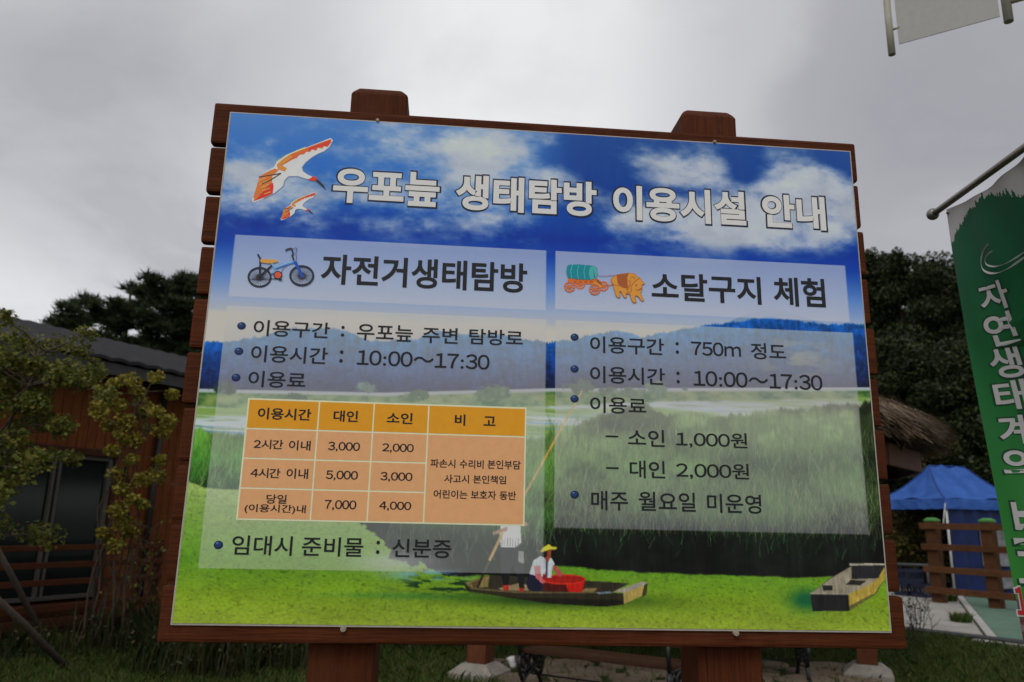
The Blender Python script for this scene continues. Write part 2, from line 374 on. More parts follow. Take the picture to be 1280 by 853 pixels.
# ================================================================== trees
m_bark = wood('bark', (0.030, 0.022, 0.016), (0.075, 0.058, 0.042), 2, rough=0.9)
m_bark_thin = flat('twig_bark', (0.060, 0.045, 0.032), 0.9, var=.3)
def limb(bm, a, b, r0, r1, sag=.1, n=5, jit=.03, sides=6):
    a, b = np.asarray(a, float), np.asarray(b, float); L = np.linalg.norm(b - a)
    pts = []
    for i in range(n):
        f = i / (n - 1); p = a + (b - a) * f; p[2] += sag * L * math.sin(math.pi * f) * .5
        if 0 < i < n - 1: p += rng.normal(0, jit * L, 3)
        pts.append(p)
    tube(bm, pts, [r0 + (r1 - r0) * i / (n - 1) for i in range(n)], sides, cap=False); return pts
def tufted(name, base, tufts, tr, leaf, nleaf, mat, label, cat, group=None, stems=4, r0=.03, spread=.08, fork=.35, squash=.8):
    e = empty(name, base, label=label, cat=cat, group=group); base = np.asarray(base, float)
    bm = bmesh.new(); T = np.array(tufts) - base
    nodes = []
    zmin, zmax = T[:, 2].min(), T[:, 2].max(); cxy = T[:, :2].mean(0)
    for k in range(stems):
        st = np.array([rng.normal(0, spread), rng.normal(0, spread), -.05])
        tgt = T[rng.integers(len(T))]; top = np.array([cxy[0] * .8 + tgt[0] * .2, cxy[1] * .8 + tgt[1] * .2, zmin + (zmax - zmin) * rng.uniform(.65, .95)])
        nodes += limb(bm, st, top, r0, r0 * .25, .0, 9, .02)
    nodes = np.array([n_ for n_ in nodes if n_[2] > zmin * fork])
    for q in T:
        cand = nodes[nodes[:, 2] < q[2] + .05] if (nodes[:, 2] < q[2] + .05).any() else nodes
        s = cand[np.argmin(np.linalg.norm(cand - q, axis=1) + .6 * rng.random(len(cand)) * tr)]
        limb(bm, s, q, r0 * .3, r0 * .1, .08, 5, .03, 5)
    obj('branches', bm, m_bark_thin, e)
    P = []
    for q in T:
        r = tr * rng.uniform(.7, 1.25)
        P.append(ball_pts(q, (r, r, r * squash), int(nleaf * rng.uniform(.7, 1.3))))
    P = np.concatenate(P); link('foliage', leaves_mesh('foliage', P, leaf, .75), mat, e); return e
m_lf_young = leafmat('young_leaf', [(0.046, 0.064, 0.010), (0.095, 0.118, 0.018), (0.140, 0.148, 0.025), (0.12, 0.135, 0.022), (0.17, 0.135, 0.026)])
m_lf_gold = leafmat('golden_leaf', [(0.11, 0.105, 0.016), (0.21, 0.185, 0.026), (0.29, 0.245, 0.034), (0.25, 0.235, 0.034), (0.31, 0.22, 0.036)])
tz = [(30, 60), (90, 75), (10, 100), (60, 120), (110, 110), (175, 62), (172, 100), (238, 108), (205, 128), (150, 140), (80, 170), (20, 180), (120, 170), (50, 230),
      (110, 235), (20, 260), (80, 280), (140, 270), (192, 262), (180, 300), (120, 310), (60, 330), (20, 330), (30, 400), (15, 430), (60, 370), (100, 330), (20, 495), (45, 520), (100, 522),
      (-30, 80), (-60, 140), (-20, 220), (-60, 300), (-40, 380), (-90, 220), (-100, 330), (5, 40), (45, 200), (90, 210), (5, 300), (45, 300), (15, 370), (-30, 460)]
tufts = [atD(x * .531, 400 + y * .531, 9.1 + rng.uniform(-.55, .55)) for x, y in tz for _ in range(1 if y > 250 else 2)]
tufts = [q + rng.normal(0, .11, 3) for q in tufts]
tufted('young_tree', (-5.35, 5.35, 0), tufts, .16, .05, 120, m_lf_young, 'young tree with yellow-green leaves at the far left, propped by two wooden stakes', 'tree', stems=3, r0=.035)
sz = [(235, 245), (318, 230), (265, 238), (350, 266), (205, 285), (240, 290), (290, 285), (320, 300), (222, 330), (255, 320), (300, 335), (330, 342), (230, 380), (268, 400), (240, 430), (290, 440),
      (325, 400), (318, 430), (250, 460), (290, 490), (240, 500), (212, 548), (255, 530), (235, 572), (275, 360), (250, 350), (285, 310), (200, 305), (345, 320), (270, 480), (265, 545), (300, 300), (215, 260), (280, 262)]
tufts = [atD(x * .6135, 330 + y * .6135, 10.7 + rng.uniform(-.25, .25)) for x, y in sz]
tufted('slender_tree', (-4.35, 7.55, 0), tufts, .125, .052, 150, m_lf_gold, 'slender shrubby tree with golden leaf tips in front of the cabin window', 'tree', stems=9, r0=.018, spread=.12, fork=.15)
# stakes
for (a, b, lab) in (((88, 833), (-40, 716), 'lower grey wooden stake leaning against the young tree'), ((62, 806), (-35, 630), 'upper grey wooden stake leaning against the young tree')):
    g = atZ(*a); h = atD(*b, np.linalg.norm(g[:2] - CP[:2]) - .9); bm = bmesh.new(); tube(bm, [g - (0, 0, .05), (g + h) / 2, h], [.036, .034, .03], 9)
    tag(obj('wooden_stake', bm, flat('grey_stake', (0.075, 0.058, 0.045), .9, var=.3)), lab, 'stake', 'stakes propping the young tree')

# bare twiggy shrubs and weeds
def twig_shrub(name, base, h, n, label, cat='shrub', group=None, spread=.35, leafn=0, mat=None, leaf=.05):
    e = empty(name, base, label=label, cat=cat, group=group); bm = bmesh.new(); tips = []
    for i in range(n):
        an = rng.uniform(0, 6.28); st = np.array([rng.normal(0, .06), rng.normal(0, .06), -.03]); hh = h * rng.uniform(.55, 1.05)
        top = np.array([math.cos(an) * spread * rng.uniform(.2, 1), math.sin(an) * spread * rng.uniform(.2, 1), hh])
        pts = limb(bm, st, top, .008, .003, .05, 6, .035, 4)
        for p in pts[2:]:
            for _ in range(2):
                q = p + np.array([rng.normal(0, .12), rng.normal(0, .12), rng.uniform(.02, .22)]) * h
                limb(bm, p, q, .004, .002, 0, 3, .04, 3); tips.append(q); tips.append((p + q) / 2)
    obj('twigs', bm, m_bark_thin, e)
    if leafn:
        tips = np.array(tips); P = tips[rng.integers(len(tips), size=leafn)] + rng.normal(0, .035, (leafn, 3)); link('leaves', leaves_mesh('leaves', P, leaf), mat, e)
    return e
m_weed = leafmat('weed_leaf', [(0.018, 0.026, 0.008), (0.034, 0.045, 0.013), (0.055, 0.055, 0.018), (0.075, 0.06, 0.03)])
twig_shrub('bare_shrub', atZ(262, 812), 1.9, 9, 'tall bare twiggy shrub left of the sign foot', spread=.45, leafn=120, mat=m_weed)
twig_shrub('bare_shrub', atZ(165, 800), 1.6, 8, 'bare twigs at the foot of the slender golden tree', spread=.5, leafn=160, mat=m_lf_young)
twig_shrub('bare_shrub', atZ(1152, 806), .75, 9, 'small dry twiggy weed beside the light path', spread=.28, leafn=60, mat=m_weed)
k = 0
wl = ['low weedy bush at the left end of the sign', 'dark weedy bush beneath the left lower corner of the sign', 'leafy weed clump under the left part of the sign', 'brown weed clump just left of the left sign post', 'weed clump standing closest to the cabin deck', 'low weeds behind the gap between the sign posts', 'spreading weeds between the left sign post and the pavilion post', 'small weeds in front of the golden tree', 'weedy tuft at the left edge of the lawn']
for i, (x, y, h) in enumerate(((215, 838, .5), (262, 842, .55), (310, 838, .5), (355, 832, .45), (190, 812, .6), (505, 808, .35), (560, 806, .4), (135, 812, .5), (30, 822, .35))):
    b = atZ(x, y); e = empty('weed_clump', b, label=wl[i], cat='weeds', group='weed clumps along the lawn')
    nb = 190; ang = rng.uniform(0, 6.28, nb); rr = rng.uniform(0, .5, nb)
    P = np.stack([np.cos(ang) * rr, np.sin(ang) * rr, np.full(nb, -.01)], 1); o = blades('stalks', P, h, .008, m_weed, .3); o.parent = e
    q = np.stack([rng.normal(0, .25, 260), rng.normal(0, .25, 260), rng.uniform(.03, h * .9, 260)], 1); link('leaves', leaves_mesh('leaves', q, .045), m_weed, e)

# pines behind the cabin
m_needle = leafmat('pine_needle', [(0.013, 0.024, 0.010), (0.024, 0.039, 0.014), (0.036, 0.053, 0.018), (0.050, 0.064, 0.022)], trans=.1)
pz = [(1000, 600), (1100, 600), (900, 600), (820, 600), (1180, 640), (1050, 640), (940, 640), (760, 640), (1120, 500), (1020, 430), (1190, 440), (1120, 420), (320, 340), (290, 430), (110, 495), (200, 470), (350, 470), (335, 310), (245, 420), (390, 420), (160, 500), (300, 500), (400, 500), (480, 400), (540, 390), (600, 400), (480, 300), (465, 265), (530, 350), (650, 290), (650, 350), (700, 320), (620, 440),
      (640, 480), (760, 370), (760, 430), (700, 410), (800, 300), (770, 180), (830, 220), (900, 110), (930, 180), (900, 200), (1020, 150), (870, 280), (960, 260), (1040, 220), (880, 370), (1000, 320), (1130, 130), (1180, 110), (1120, 200), (1180, 210), (1060, 280), (1120, 300), (1190, 300),
      (1150, 380), (1050, 390), (950, 400), (860, 430), (900, 500), (980, 470), (1080, 470), (1160, 470), (560, 520), (640, 560), (720, 560), (790, 580), (860, 560), (960, 560), (1060, 560), (1150, 560), (500, 560), (560, 590), (700, 640), (860, 640), (1000, 640), (1120, 640), (1190, 600), (1260, 150), (1280, 280), (1270, 420), (1280, 540), (1330, 220), (1340, 380), (1350, 520)]
def needles(P, size):
    n = len(P); k = 7; d = unit(n * k); d[:, 2] = np.abs(d[:, 2]) * .8 + .05; d /= np.linalg.norm(d, axis=1, keepdims=True)
    B = np.repeat(P, k, 0); s = np.cross(d, unit(n * k)); s /= np.linalg.norm(s, axis=1, keepdims=True); L = size * rng.uniform(.7, 1.2, (n * k, 1))
    V = np.stack([B - s * L * .09, B + s * L * .09, B + d * L], 1).reshape(-1, 3); return rawmesh('needles', V, np.arange(3 * n * k).reshape(-1, 3))
groups = {'A': [], 'B': [], 'C': []}
for x, y in pz:
    px, py = 30 + x * .1759, 330 + y * .1759; groups['A' if px < 102 else 'B' if px < 172 else 'C'].append((px, py))
for key, lab, dist in (('A', 'low dark pine rising over the left end of the cabin roof', 25), ('B', 'middle pine with a bare twig poking up behind the cabin roof', 27), ('C', 'tallest dark pine behind the cabin, touching the sign edge', 26)):
    T = np.array([atD(x, y, dist + rng.uniform(-1.2, 1.2)) for x, y in groups[key]]); cx, cy = T[:, 0].mean(), T[:, 1].mean()
    e = empty('pine_tree', (cx, cy, 0), label=lab, cat='pine tree', group='pines behind the cabin'); Tl = T - (cx, cy, 0)
    bm = bmesh.new(); top = Tl[np.argmax(Tl[:, 2])]; tr = limb(bm, (0, 0, -.1), top * (.9, .9, .97), .24, .04, 0, 10, .008, 8)
    tr = np.array(tr)
    for q in Tl:
        c_ = tr[tr[:, 2] < q[2] + .3]; s = c_[np.argmin(np.abs(c_[:, 2] - (q[2] - .3)))]; limb(bm, s, q, .05, .02, .1, 5, .03, 5)
    obj('trunk', bm, m_bark, e)
    P = np.concatenate([ball_pts(q, (.36, .36, .20), 62, .3) for q in Tl]); link('crown', needles(P, .26), m_needle, e)

# forest on the right and behind
m_forest = leafmat('forest_leaf', [(0.008, 0.015, 0.006), (0.016, 0.027, 0.009), (0.028, 0.041, 0.012), (0.044, 0.054, 0.016), (0.058, 0.062, 0.02)], trans=.15)
def forest_tree(x, y, h, r, label, conifer=False, nb=26, nl=900, leaf=.15):
    e = empty('forest_tree', (x, y, 0), label=label, cat='tree', group='trees of the dark wood')
    bm = bmesh.new(); tr = np.array(limb(bm, (0, 0, -.1), (rng.normal(0, .3), rng.normal(0, .3), h * .93), .2, .04, 0, 9, .01, 8)); P = []
    for i in range(nb):
        f = (i + rng.random()) / nb; z = h * (.12 + .86 * f); rad = r * ((1.05 - f) ** .8 if conifer else math.sin(math.pi * (.18 + .80 * f)) ** .6) * rng.uniform(.55, 1.05)
        an = i * 2.4 + rng.normal(0, .4); c_ = np.array([math.cos(an) * rad * .75, math.sin(an) * rad * .75, z])
        s = tr[np.argmin(np.abs(tr[:, 2] - z * .9))]; limb(bm, s, c_, .06, .02, .1, 4, .03, 5)
        rr = r * rng.uniform(.28, .45); P.append(ball_pts(c_, (rr, rr, rr * .55), nl, .55))
    for k in range(9):
        zt = h * rng.uniform(.86, 1.0); an = rng.uniform(0, 6.28); c_ = np.array([math.cos(an) * r * .28, math.sin(an) * r * .28, zt]) * (1, 1, 1); limb(bm, tr[-3], c_, .03, .01, .1, 4, .03, 4); P.append(ball_pts(c_, (r * .10, r * .10, h * .035), 150, .3))
    obj('trunk', bm, m_bark, e); P = np.concatenate(P); link('crown', leaves_mesh('crown', P, leaf, .55), m_forest, e); return e
ft = [(1075, 325, 34, 2.6, 1, 'tall forest tree just right of the sign, half hidden by its boards'), (1103, 318, 35, 2.2, 1, 'pointed forest tree beside the right edge of the sign'), (1140, 320, 33, 2.4, 0, 'rounded forest tree above the thatched roof end'), (1178, 322, 36, 2.6, 0, 'forest tree behind the arm of the green banner'),
      (1218, 312, 33, 2.5, 1, 'tall forest tree partly hidden by the green banner top'), (1262, 300, 35, 2.7, 0, 'forest tree wholly behind the green banner'), (1120, 430, 29, 2.3, 0, 'lower forest tree right of the sign at mid height'), (1165, 440, 28.5, 2.4, 0, 'lower forest tree straight above the blue tent'), (1208, 430, 29, 2.4, 0, 'lower forest tree between the tent and the banner'),
      (1250, 440, 28.5, 2.4, 0, 'lower forest tree behind the lettering of the banner'), (1145, 540, 27.6, 2.0, 0, 'dark bushy tree directly behind the blue tent'), (1195, 535, 27.6, 2.0, 0, 'dark bushy tree behind the right half of the blue tent'), (1240, 530, 28, 2.0, 0, 'dark bushy tree behind the tent and banner edge'), (1095, 520, 28, 2.0, 0, 'dark bushy tree behind the thatched eave'),
      (1160, 338, 41, 3.2, 1, 'farther forest tree filling the gap behind the thatched roof end'), (1200, 334, 42, 3.2, 0, 'farther forest tree just left of the green banner top'), (1090, 345, 41, 3.0, 0, 'farther forest tree close behind the sign edge'), (1235, 345, 42, 3.2, 0, 'farther forest tree behind the green banner'), (1180, 390, 38, 3.0, 0, 'middle row forest tree above the tent'), (1130, 390, 38, 3.0, 0, 'middle row forest tree beside the sign boards'), (1300, 420, 30, 2.6, 0, 'forest tree beyond the right edge of the picture'), (1020, 380, 34, 2.8, 0, 'forest tree hidden behind the right part of the sign')]
for x, y, D_, r, con, lab in ft:
    p = atD(x, y, D_); forest_tree(p[0], p[1], p[2], r, lab, bool(con), nb=30 if con else 26)
# the wood goes on behind the sign as one dark mass
nw = 34000; xw = rng.uniform(-9.5, 16, nw); hw = 7.5 + 2.2 * np.sin(xw * .55) + 1.3 * np.sin(xw * 1.7 + 1) + 1.0 * np.sin(xw * 3.9); fz = rng.uniform(0, 1, nw) ** .7
Pw = np.stack([xw, 36 + 2.2 * np.sin(xw * 1.3 + fz * 5) + rng.normal(0, .8, nw), fz * hw], 1)
tag(link('far_wood', leaves_mesh('far_wood', Pw, .42, .7), m_forest), kind='stuff')
# yellowing bush left of the tent
m_yel = leafmat('yellow_bush_leaf', [(0.03, 0.035, 0.01), (0.07, 0.065, 0.015), (0.13, 0.095, 0.02), (0.05, 0.06, 0.015)])
def bush(base, r, h, label, mat, n=2600, leaf=.14):
    e = empty('bush', base, label=label, cat='bush'); P = []; bm = bmesh.new()
    for i in range(14):
        c_ = np.array([rng.normal(0, r * .5), rng.normal(0, r * .5), h * rng.uniform(.3, .9)]); limb(bm, (0, 0, -.03), c_, .02, .008, .1, 4, .03, 4); P.append(ball_pts(c_, (r * .4, r * .4, h * .16), n // 14))
    obj('branches', bm, m_bark_thin, e); link('foliage', leaves_mesh('foliage', np.concatenate(P), leaf), mat, e)
b = atD(1135, 742, 25.2); bush((b[0], b[1], 0), 1.1, 2.3, 'yellowing leafy bush in the shade left of the blue tent', m_yel)
b = atD(1125, 742, 26.8); bush((b[0], b[1], 0), 1.0, 4.3, 'taller pale green bush under the thatched eave, left of the tent', m_yel, 1500)

# ================================================================== thatched pavilion behind the sign
m_thatch = leafmat('thatch_straw', [(0.090, 0.058, 0.036), (0.18, 0.122, 0.078), (0.28, 0.195, 0.125), (0.36, 0.26, 0.17)], .9, trans=.1)
m_thatch_base = flat('thatch_core', (0.07, 0.05, 0.032), .95, var=.4, scale=12)
m_hut = wood('pavilion_wood', (0.075, 0.024, 0.010), (0.15, 0.050, 0.021), 2, rough=.65)
m_foot = flat('footing_concrete', (0.25, 0.23, 0.20), .9, var=.2, scale=14)
HC = (2.35, 8.25); hut = empty('thatched_pavilion', (*HC, 0), label='open pavilion with a straw thatched roof and brown posts behind the sign', cat='pavilion')
for (px, py) in ((.11, 6.12), (4.50, 6.22), (.15, 10.4), (4.5, 10.4)):
    x, y = px - HC[0], py - HC[1]; M = Matrix.Translation((x, y, 0)) @ Matrix.Rotation(R(-28), 4, 'Z')
    bm = bmesh.new(); box(bm, -.11, .11, -.11, .11, .135, 2.5, .012, 0, M); obj('post', bm, m_hut, hut)
    bm = bmesh.new()
    lv = [(.255, -.05), (.255, .045), (.145, .135)]
    rings = [[bm.verts.new(M @ Vector((sx * s, sy * s, z))) for sx, sy in ((-1, -1), (1, -1), (1, 1), (-1, 1))] for s, z in lv]
    for a, b in zip(rings, rings[1:]):
        for q in range(4): bm.faces.new((a[q], a[(q + 1) % 4], b[(q + 1) % 4], b[q]))
    bm.faces.new(rings[-1]); obj('footing', bm, m_foot, hut)
bm = bmesh.new(); ring = [Vector((2.18 * sx, 2.15 * sy, 2.42)) for sx, sy in ((-1, -1), (1, -1), (1, 1), (-1, 1))]
for q in range(4): beam(bm, ring[q] + Vector((0, 0, .003 * q)), ring[(q + 1) % 4] + Vector((0, 0, .003 * q)), .16, .2)
for q in range(20):
    an = 2 * math.pi * (q + .35) / 20; beam(bm, (3.6 * math.cos(an), 3.6 * math.sin(an), 2.50), (.1 * math.cos(an), .1 * math.sin(an), 4.15), .09, .13)
oc_ = [Vector((3.62 * math.cos(2 * math.pi * (q + .5) / 16), 3.62 * math.sin(2 * math.pi * (q + .5) / 16), 2.41)) for q in range(16)]
for q in range(16): beam(bm, oc_[q], oc_[(q + 1) % 16], .05, .24)
obj('rafters', bm, m_hut, hut)
prof = [(3.72, 2.60), (3.92, 2.64), (3.96, 2.72), (3.8, 2.86), (2.6, 3.42), (1.2, 4.1), (.25, 4.6), (0.02, 4.75)]
bm = bmesh.new(); n = 40; rings = [[bm.verts.new((r_ * math.cos(2 * math.pi * q / n), r_ * math.sin(2 * math.pi * q / n), z + .03 * math.sin(q * 2.3))) for q in range(n)] for r_, z in [(0.02, 4.3)] + prof]
for a, b in zip(rings, rings[1:]):
    for q in range(n): bm.faces.new((a[q], a[(q + 1) % n], b[(q + 1) % n], b[q]))
th = obj('thatch', bm, m_thatch_base, hut)
ns_ = 26000; an = rng.uniform(0, 2 * np.pi, ns_); f = rng.uniform(0, 1, ns_) ** .6; f[:9000] = rng.uniform(.93, 1, 9000)
rr = .2 + 3.72 * f; zz_ = 4.70 - (4.70 - 2.83) * f + rng.normal(0, .03, ns_); zz_[:9000] = rng.uniform(2.62, 2.88, 9000)
B = np.stack([rr * np.cos(an), rr * np.sin(an), zz_], 1); d = np.stack([np.cos(an), np.sin(an), np.full(ns_, -.55)], 1) + rng.normal(0, .16, (ns_, 3)); d /= np.linalg.norm(d, axis=1, keepdims=True)
d[:9000, 2] -= .15
L = rng.uniform(.10, .24, ns_)[:, None]; s = np.stack([-np.sin(an), np.cos(an), np.zeros(ns_)], 1) * .012
V = np.stack([B - s, B + s, B + d * L + s * .4, B + d * L - s * .4], 1).reshape(-1, 3)
link('straw', rawmesh('straw', V, np.arange(4 * ns_).reshape(-1, 4)), m_thatch, th)

# ================================================================== park benches
m_slat = wood('bench_slat', (0.036, 0.016, 0.008), (0.075, 0.036, 0.020), 0, rough=.8)
def scroll(c_, r, a0, a1, n=14, shrink=1.0):
    return [(c_[0] + r * (1 + (shrink - 1) * i / (n - 1)) * math.cos(a0 + (a1 - a0) * i / (n - 1)), c_[1] + r * (1 + (shrink - 1) * i / (n - 1)) * math.sin(a0 + (a1 - a0) * i / (n - 1))) for i in range(n)]
def bench(label, a, b):
    a, b = np.asarray(a), np.asarray(b); Lb = np.linalg.norm(b - a); e = empty('park_bench', (*a, 0), math.atan2(b[1] - a[1], b[0] - a[0]), label=label, cat='bench', group='park benches by the pavilion')
    for i in range(4):
        bm = bmesh.new(); box(bm, -.03, Lb + .03, .0 + i * .105, .092 + i * .105, .40, .435, .006); obj('slat', bm, m_slat, e)
    for i in range(3):
        bm = bmesh.new(); box(bm, -.03, Lb + .03, .445 + i * .012, .475 + i * .012, .52 + i * .12, .61 + i * .12, .006); obj('back_slat', bm, m_slat, e)
    for x in (0, Lb):
        bm = bmesh.new(); paths = [
            scroll((.2, .02), .2, math.pi * 1.02, -.02 * math.pi, 14), scroll((.04, .30), .075, -1.6, 4.4, 16, .35), scroll((.36, .30), .075, 4.7, -1.3, 16, .35),
            [(.04, .225), (.14, .26), (.2, .21)], [(.36, .225), (.26, .26), (.2, .21)], [(-.02, .385), (.44, .385)], [(.44, .385), (.47, .55), (.5, .9)], [(-.03, .38), (-.05, .30), (-.02, .23), (.02, .16)], [(.43, .38), (.45, .30), (.42, .23), (.38, .16)],
            scroll((.2, .30), .06, 0, 6.28, 14), [(.0, .02), (-.03, .0), (-.06, .03)], [(.4, .02), (.43, .0), (.46, .03)], [(-.03, .39), (-.05, .62), (.1, .66), (.47, .62)]]
        for pth in paths: tube(bm, [(x, p[0], p[1]) for p in pth], .021, 6)
        obj('side_frame', bm, m_iron, e, smooth=True)
    bm = bmesh.new(); tube(bm, [(0, .2, .19), (Lb, .2, .19)], .008, 6); obj('tie_rod', bm, m_iron, e)
    return e
p, q = atZ(652, 812, .43), atZ(838, 834, .43)
bench('cast iron bench with brown slatted seat, seen between the two sign posts', p[:2], q[:2])
q = atZ(1008, 800, .43); p = q - np.array([1.25, -.2, 0])
bench('second bench further right, only its iron end showing beside the right sign post', p[:2], q[:2])
# crumpled white paper cup hung on the first bench
pc = atZ(640, 843); bm = bmesh.new(); prof_ = [(.028, 0), (.034, .03), (.038, .07), (.046, .11), (.043, .112), (.034, .07)]
c0 = atD(640, 829, np.linalg.norm(pc[:2] - CP[:2])); Mx = Matrix.Translation(tuple(c0)) @ Matrix.Rotation(R(-16), 4, 'Y') @ Matrix.Translation((0, 0, -.05)) @ Matrix.Scale(1.0, 4)
rings = [[bm.verts.new(Mx @ Vector((r_ * math.cos(2 * math.pi * k / 14) * (1 + .12 * math.sin(3 * k + z * 50)), r_ * math.sin(2 * math.pi * k / 14), z))) for k in range(14)] for r_, z in prof_]
bm.faces.new(rings[0][::-1])
for a, b in zip(rings, rings[1:]):
    for k in range(14): bm.faces.new((a[k], a[(k + 1) % 14], b[(k + 1) % 14], b[k]))
tag(obj('paper_cup', bm, flat('paper_white', (.62, .62, .62), .7), smooth=True), 'crumpled white paper cup tucked at the left end of the bench', 'cup')

# ================================================================== blue canopy tent, fence, crates
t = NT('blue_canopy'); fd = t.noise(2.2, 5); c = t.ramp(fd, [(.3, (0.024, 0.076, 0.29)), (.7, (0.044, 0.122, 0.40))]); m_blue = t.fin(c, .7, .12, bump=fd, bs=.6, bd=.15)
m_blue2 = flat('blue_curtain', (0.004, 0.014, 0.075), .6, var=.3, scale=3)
m_pole = flat('white_pole', (.5, .5, .5), .4)
K = atD(1183, 642, 23); K = np.array([K[0], K[1]]); TS = 2.7
vd = K - CP[:2]; vd /= np.linalg.norm(vd); pr = np.array([vd[1], -vd[0]])
e1 = vd * math.cos(R(48)) + pr * math.sin(R(48)); e2 = vd * math.cos(R(42)) - pr * math.sin(R(42))   # right side, left side
tent = empty('canopy_tent', (*K, 0), math.atan2(e1[1], e1[0]), label='blue pop-up canopy tent with side curtain behind the wooden fence', cat='tent')
zE, zV, zR = 2.42, 2.14, 3.36; cs = [(0, 0), (TS, 0), (TS, TS), (0, TS)]; Rg = [(.80, TS * .5), (TS - .74, TS * .5)]
def tent_roof():
    bm = bmesh.new(); ng = 14
    def patch(A_, B_, C_, D_):
        g = []
        for i in range(ng + 1):
            row = []
            for j in range(ng + 1):
                u, v = i / ng, j / ng; p = (np.array(A_) * (1 - u) + np.array(B_) * u) * (1 - v) + (np.array(D_) * (1 - u) + np.array(C_) * u) * v
                p = p + np.array([0, 0, -.26 * math.sin(math.pi * v) * (.55 + .45 * math.sin(math.pi * u)) + .045 * math.sin(u * 14 + v * 3) * math.sin(math.pi * u)])
                row.append(bm.verts.new(p))
            g.append(row)
        for i in range(ng):
            for j in range(ng): f = bm.faces.new((g[i][j], g[i + 1][j], g[i + 1][j + 1], g[i][j + 1])); f.smooth = True
    c3 = [np.array([*c_, zE]) for c_ in cs]; r3 = [np.array([*q_, zR]) for q_ in Rg]
    patch(c3[0], c3[1], r3[1], r3[0]); patch(c3[2], c3[3], r3[0], r3[1]); patch(c3[3], c3[0], r3[0], r3[0] + .001); patch(c3[1], c3[2], r3[1] + .001, r3[1])
    return bm
obj('roof', tent_roof(), m_blue, tent)
bm = bmesh.new()
for i in range(4):
    a, b = np.array(cs[i]), np.array(cs[(i + 1) % 4]); ctr = np.array([TS / 2] * 2); prev = None
    for j in range(19):
        f = j / 18; p = a + (b - a) * f; o_ = (p - ctr) / np.linalg.norm(p - ctr) * (.02 + .015 * math.sin(j * 1.7))
        cur = [bm.verts.new((*(p), zE)), bm.verts.new((*(p + o_), zV + .02 * abs(math.sin(j * 1.2)))) ]
        if prev: bm.faces.new((prev[0], cur[0], cur[1], prev[1]))
        prev = cur
obj('valance', bm, m_blue, tent)
bm = bmesh.new()
for ci, ri in ((0, 0), (1, 1), (2, 1), (3, 0)):
    a, b = np.array([*cs[ci], zE]), np.array([*Rg[ri], zR]); tube(bm, [a + (b - a) * f + (0, 0, .004 - .143 * math.sin(math.pi * f)) for f in np.linspace(.02, .98, 14)], .018, 6)
tube(bm, [(*Rg[0], zR), (*Rg[1], zR)], .022, 6); obj('roof_seam', bm, flat('seam_blue', (.010, .038, .19), .6), tent)
for x, y in cs:
    bm = bmesh.new(); x_, y_ = x + (.05 if x == 0 else -.05), y + (.05 if y == 0 else -.05); tube(bm, [(x_, y_, 0), (x_, y_, 2.4)], .028, 8); obj('leg', bm, m_pole, tent)
bm = bmesh.new(); prev = None
for j in range(40):
    f = j / 39; x = .12 + (TS - .2) * f; y = .06 + .045 * math.sin(j * .9); cur = [bm.verts.new((x, y, .05)), bm.verts.new((x, .06 + .02 * math.sin(j * .9), 2.2))]
    if prev: bm.faces.new((prev[0], cur[0], cur[1], prev[1]))
    prev = cur
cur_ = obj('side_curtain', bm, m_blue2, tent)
bm = bmesh.new()
box(bm, .95, 2.3, .005, .012, .75, 1.75); box(bm, 1.25, 2.2, .0, .004, .2, .55)
obj('clear_pane', bm, flat('clear_vinyl', (.16, .16, .17), .4, var=.5, scale=4), cur_)
bm = bmesh.new(); tube(bm, [(-.02, -.02, 2.3), (-.45, -.35, 1.72)], .012, 6); obj('guy_strap', bm, m_pole, tent)

m_fence = wood('fence_wood', (0.060, 0.024, 0.010), (0.12, 0.052, 0.022), 0, rough=.8)
m_cap = flat('green_cap', (0.05, 0.20, 0.04), .5)
f0 = atD(1169, 742, 20.8); f1 = atD(1240, 746, 20.2)
fa, fb = f0[:2], f1[:2]; fu = (fb - fa) / np.linalg.norm(fb - fa); FL = np.linalg.norm(fb - fa)
fence = empty('wooden_fence', (*fa, 0), math.atan2(fu[1], fu[0]), label='brown wooden post and rail fence with green post caps before the tent', cat='fence')
hF = atD(1169, 652, 20.8)[2]
for i in range(4):
    bm = bmesh.new(); box(bm, i * FL - .12, i * FL + .12, .04, .28, -.05, hF, .015); pst = obj('post', bm, m_fence, fence)
    bm = bmesh.new(); rs = [[bm.verts.new((i * FL + sx * s, .16 + sy * s, hF + z)) for sx, sy in ((-1, -1), (1, -1), (1, 1), (-1, 1))] for s, z in ((.128, .003), (.128, .04), (.06, .085))]
    for a, b in zip(rs, rs[1:]):
        for q in range(4): bm.faces.new((a[q], a[(q + 1) % 4], b[(q + 1) % 4], b[q]))
    bm.faces.new(rs[-1]); obj('cap', bm, m_cap, pst)
for z in (atD(1169, 658, 20.8)[2], atD(1169, 684, 20.8)[2], atD(1169, 712, 20.8)[2], atD(1169, 738, 20.8)[2]):
    bm = bmesh.new(); box(bm, -.22, 3 * FL + .3, -.03, .035, z - .07, z + .07, .01); obj('rail', bm, m_fence, fence)
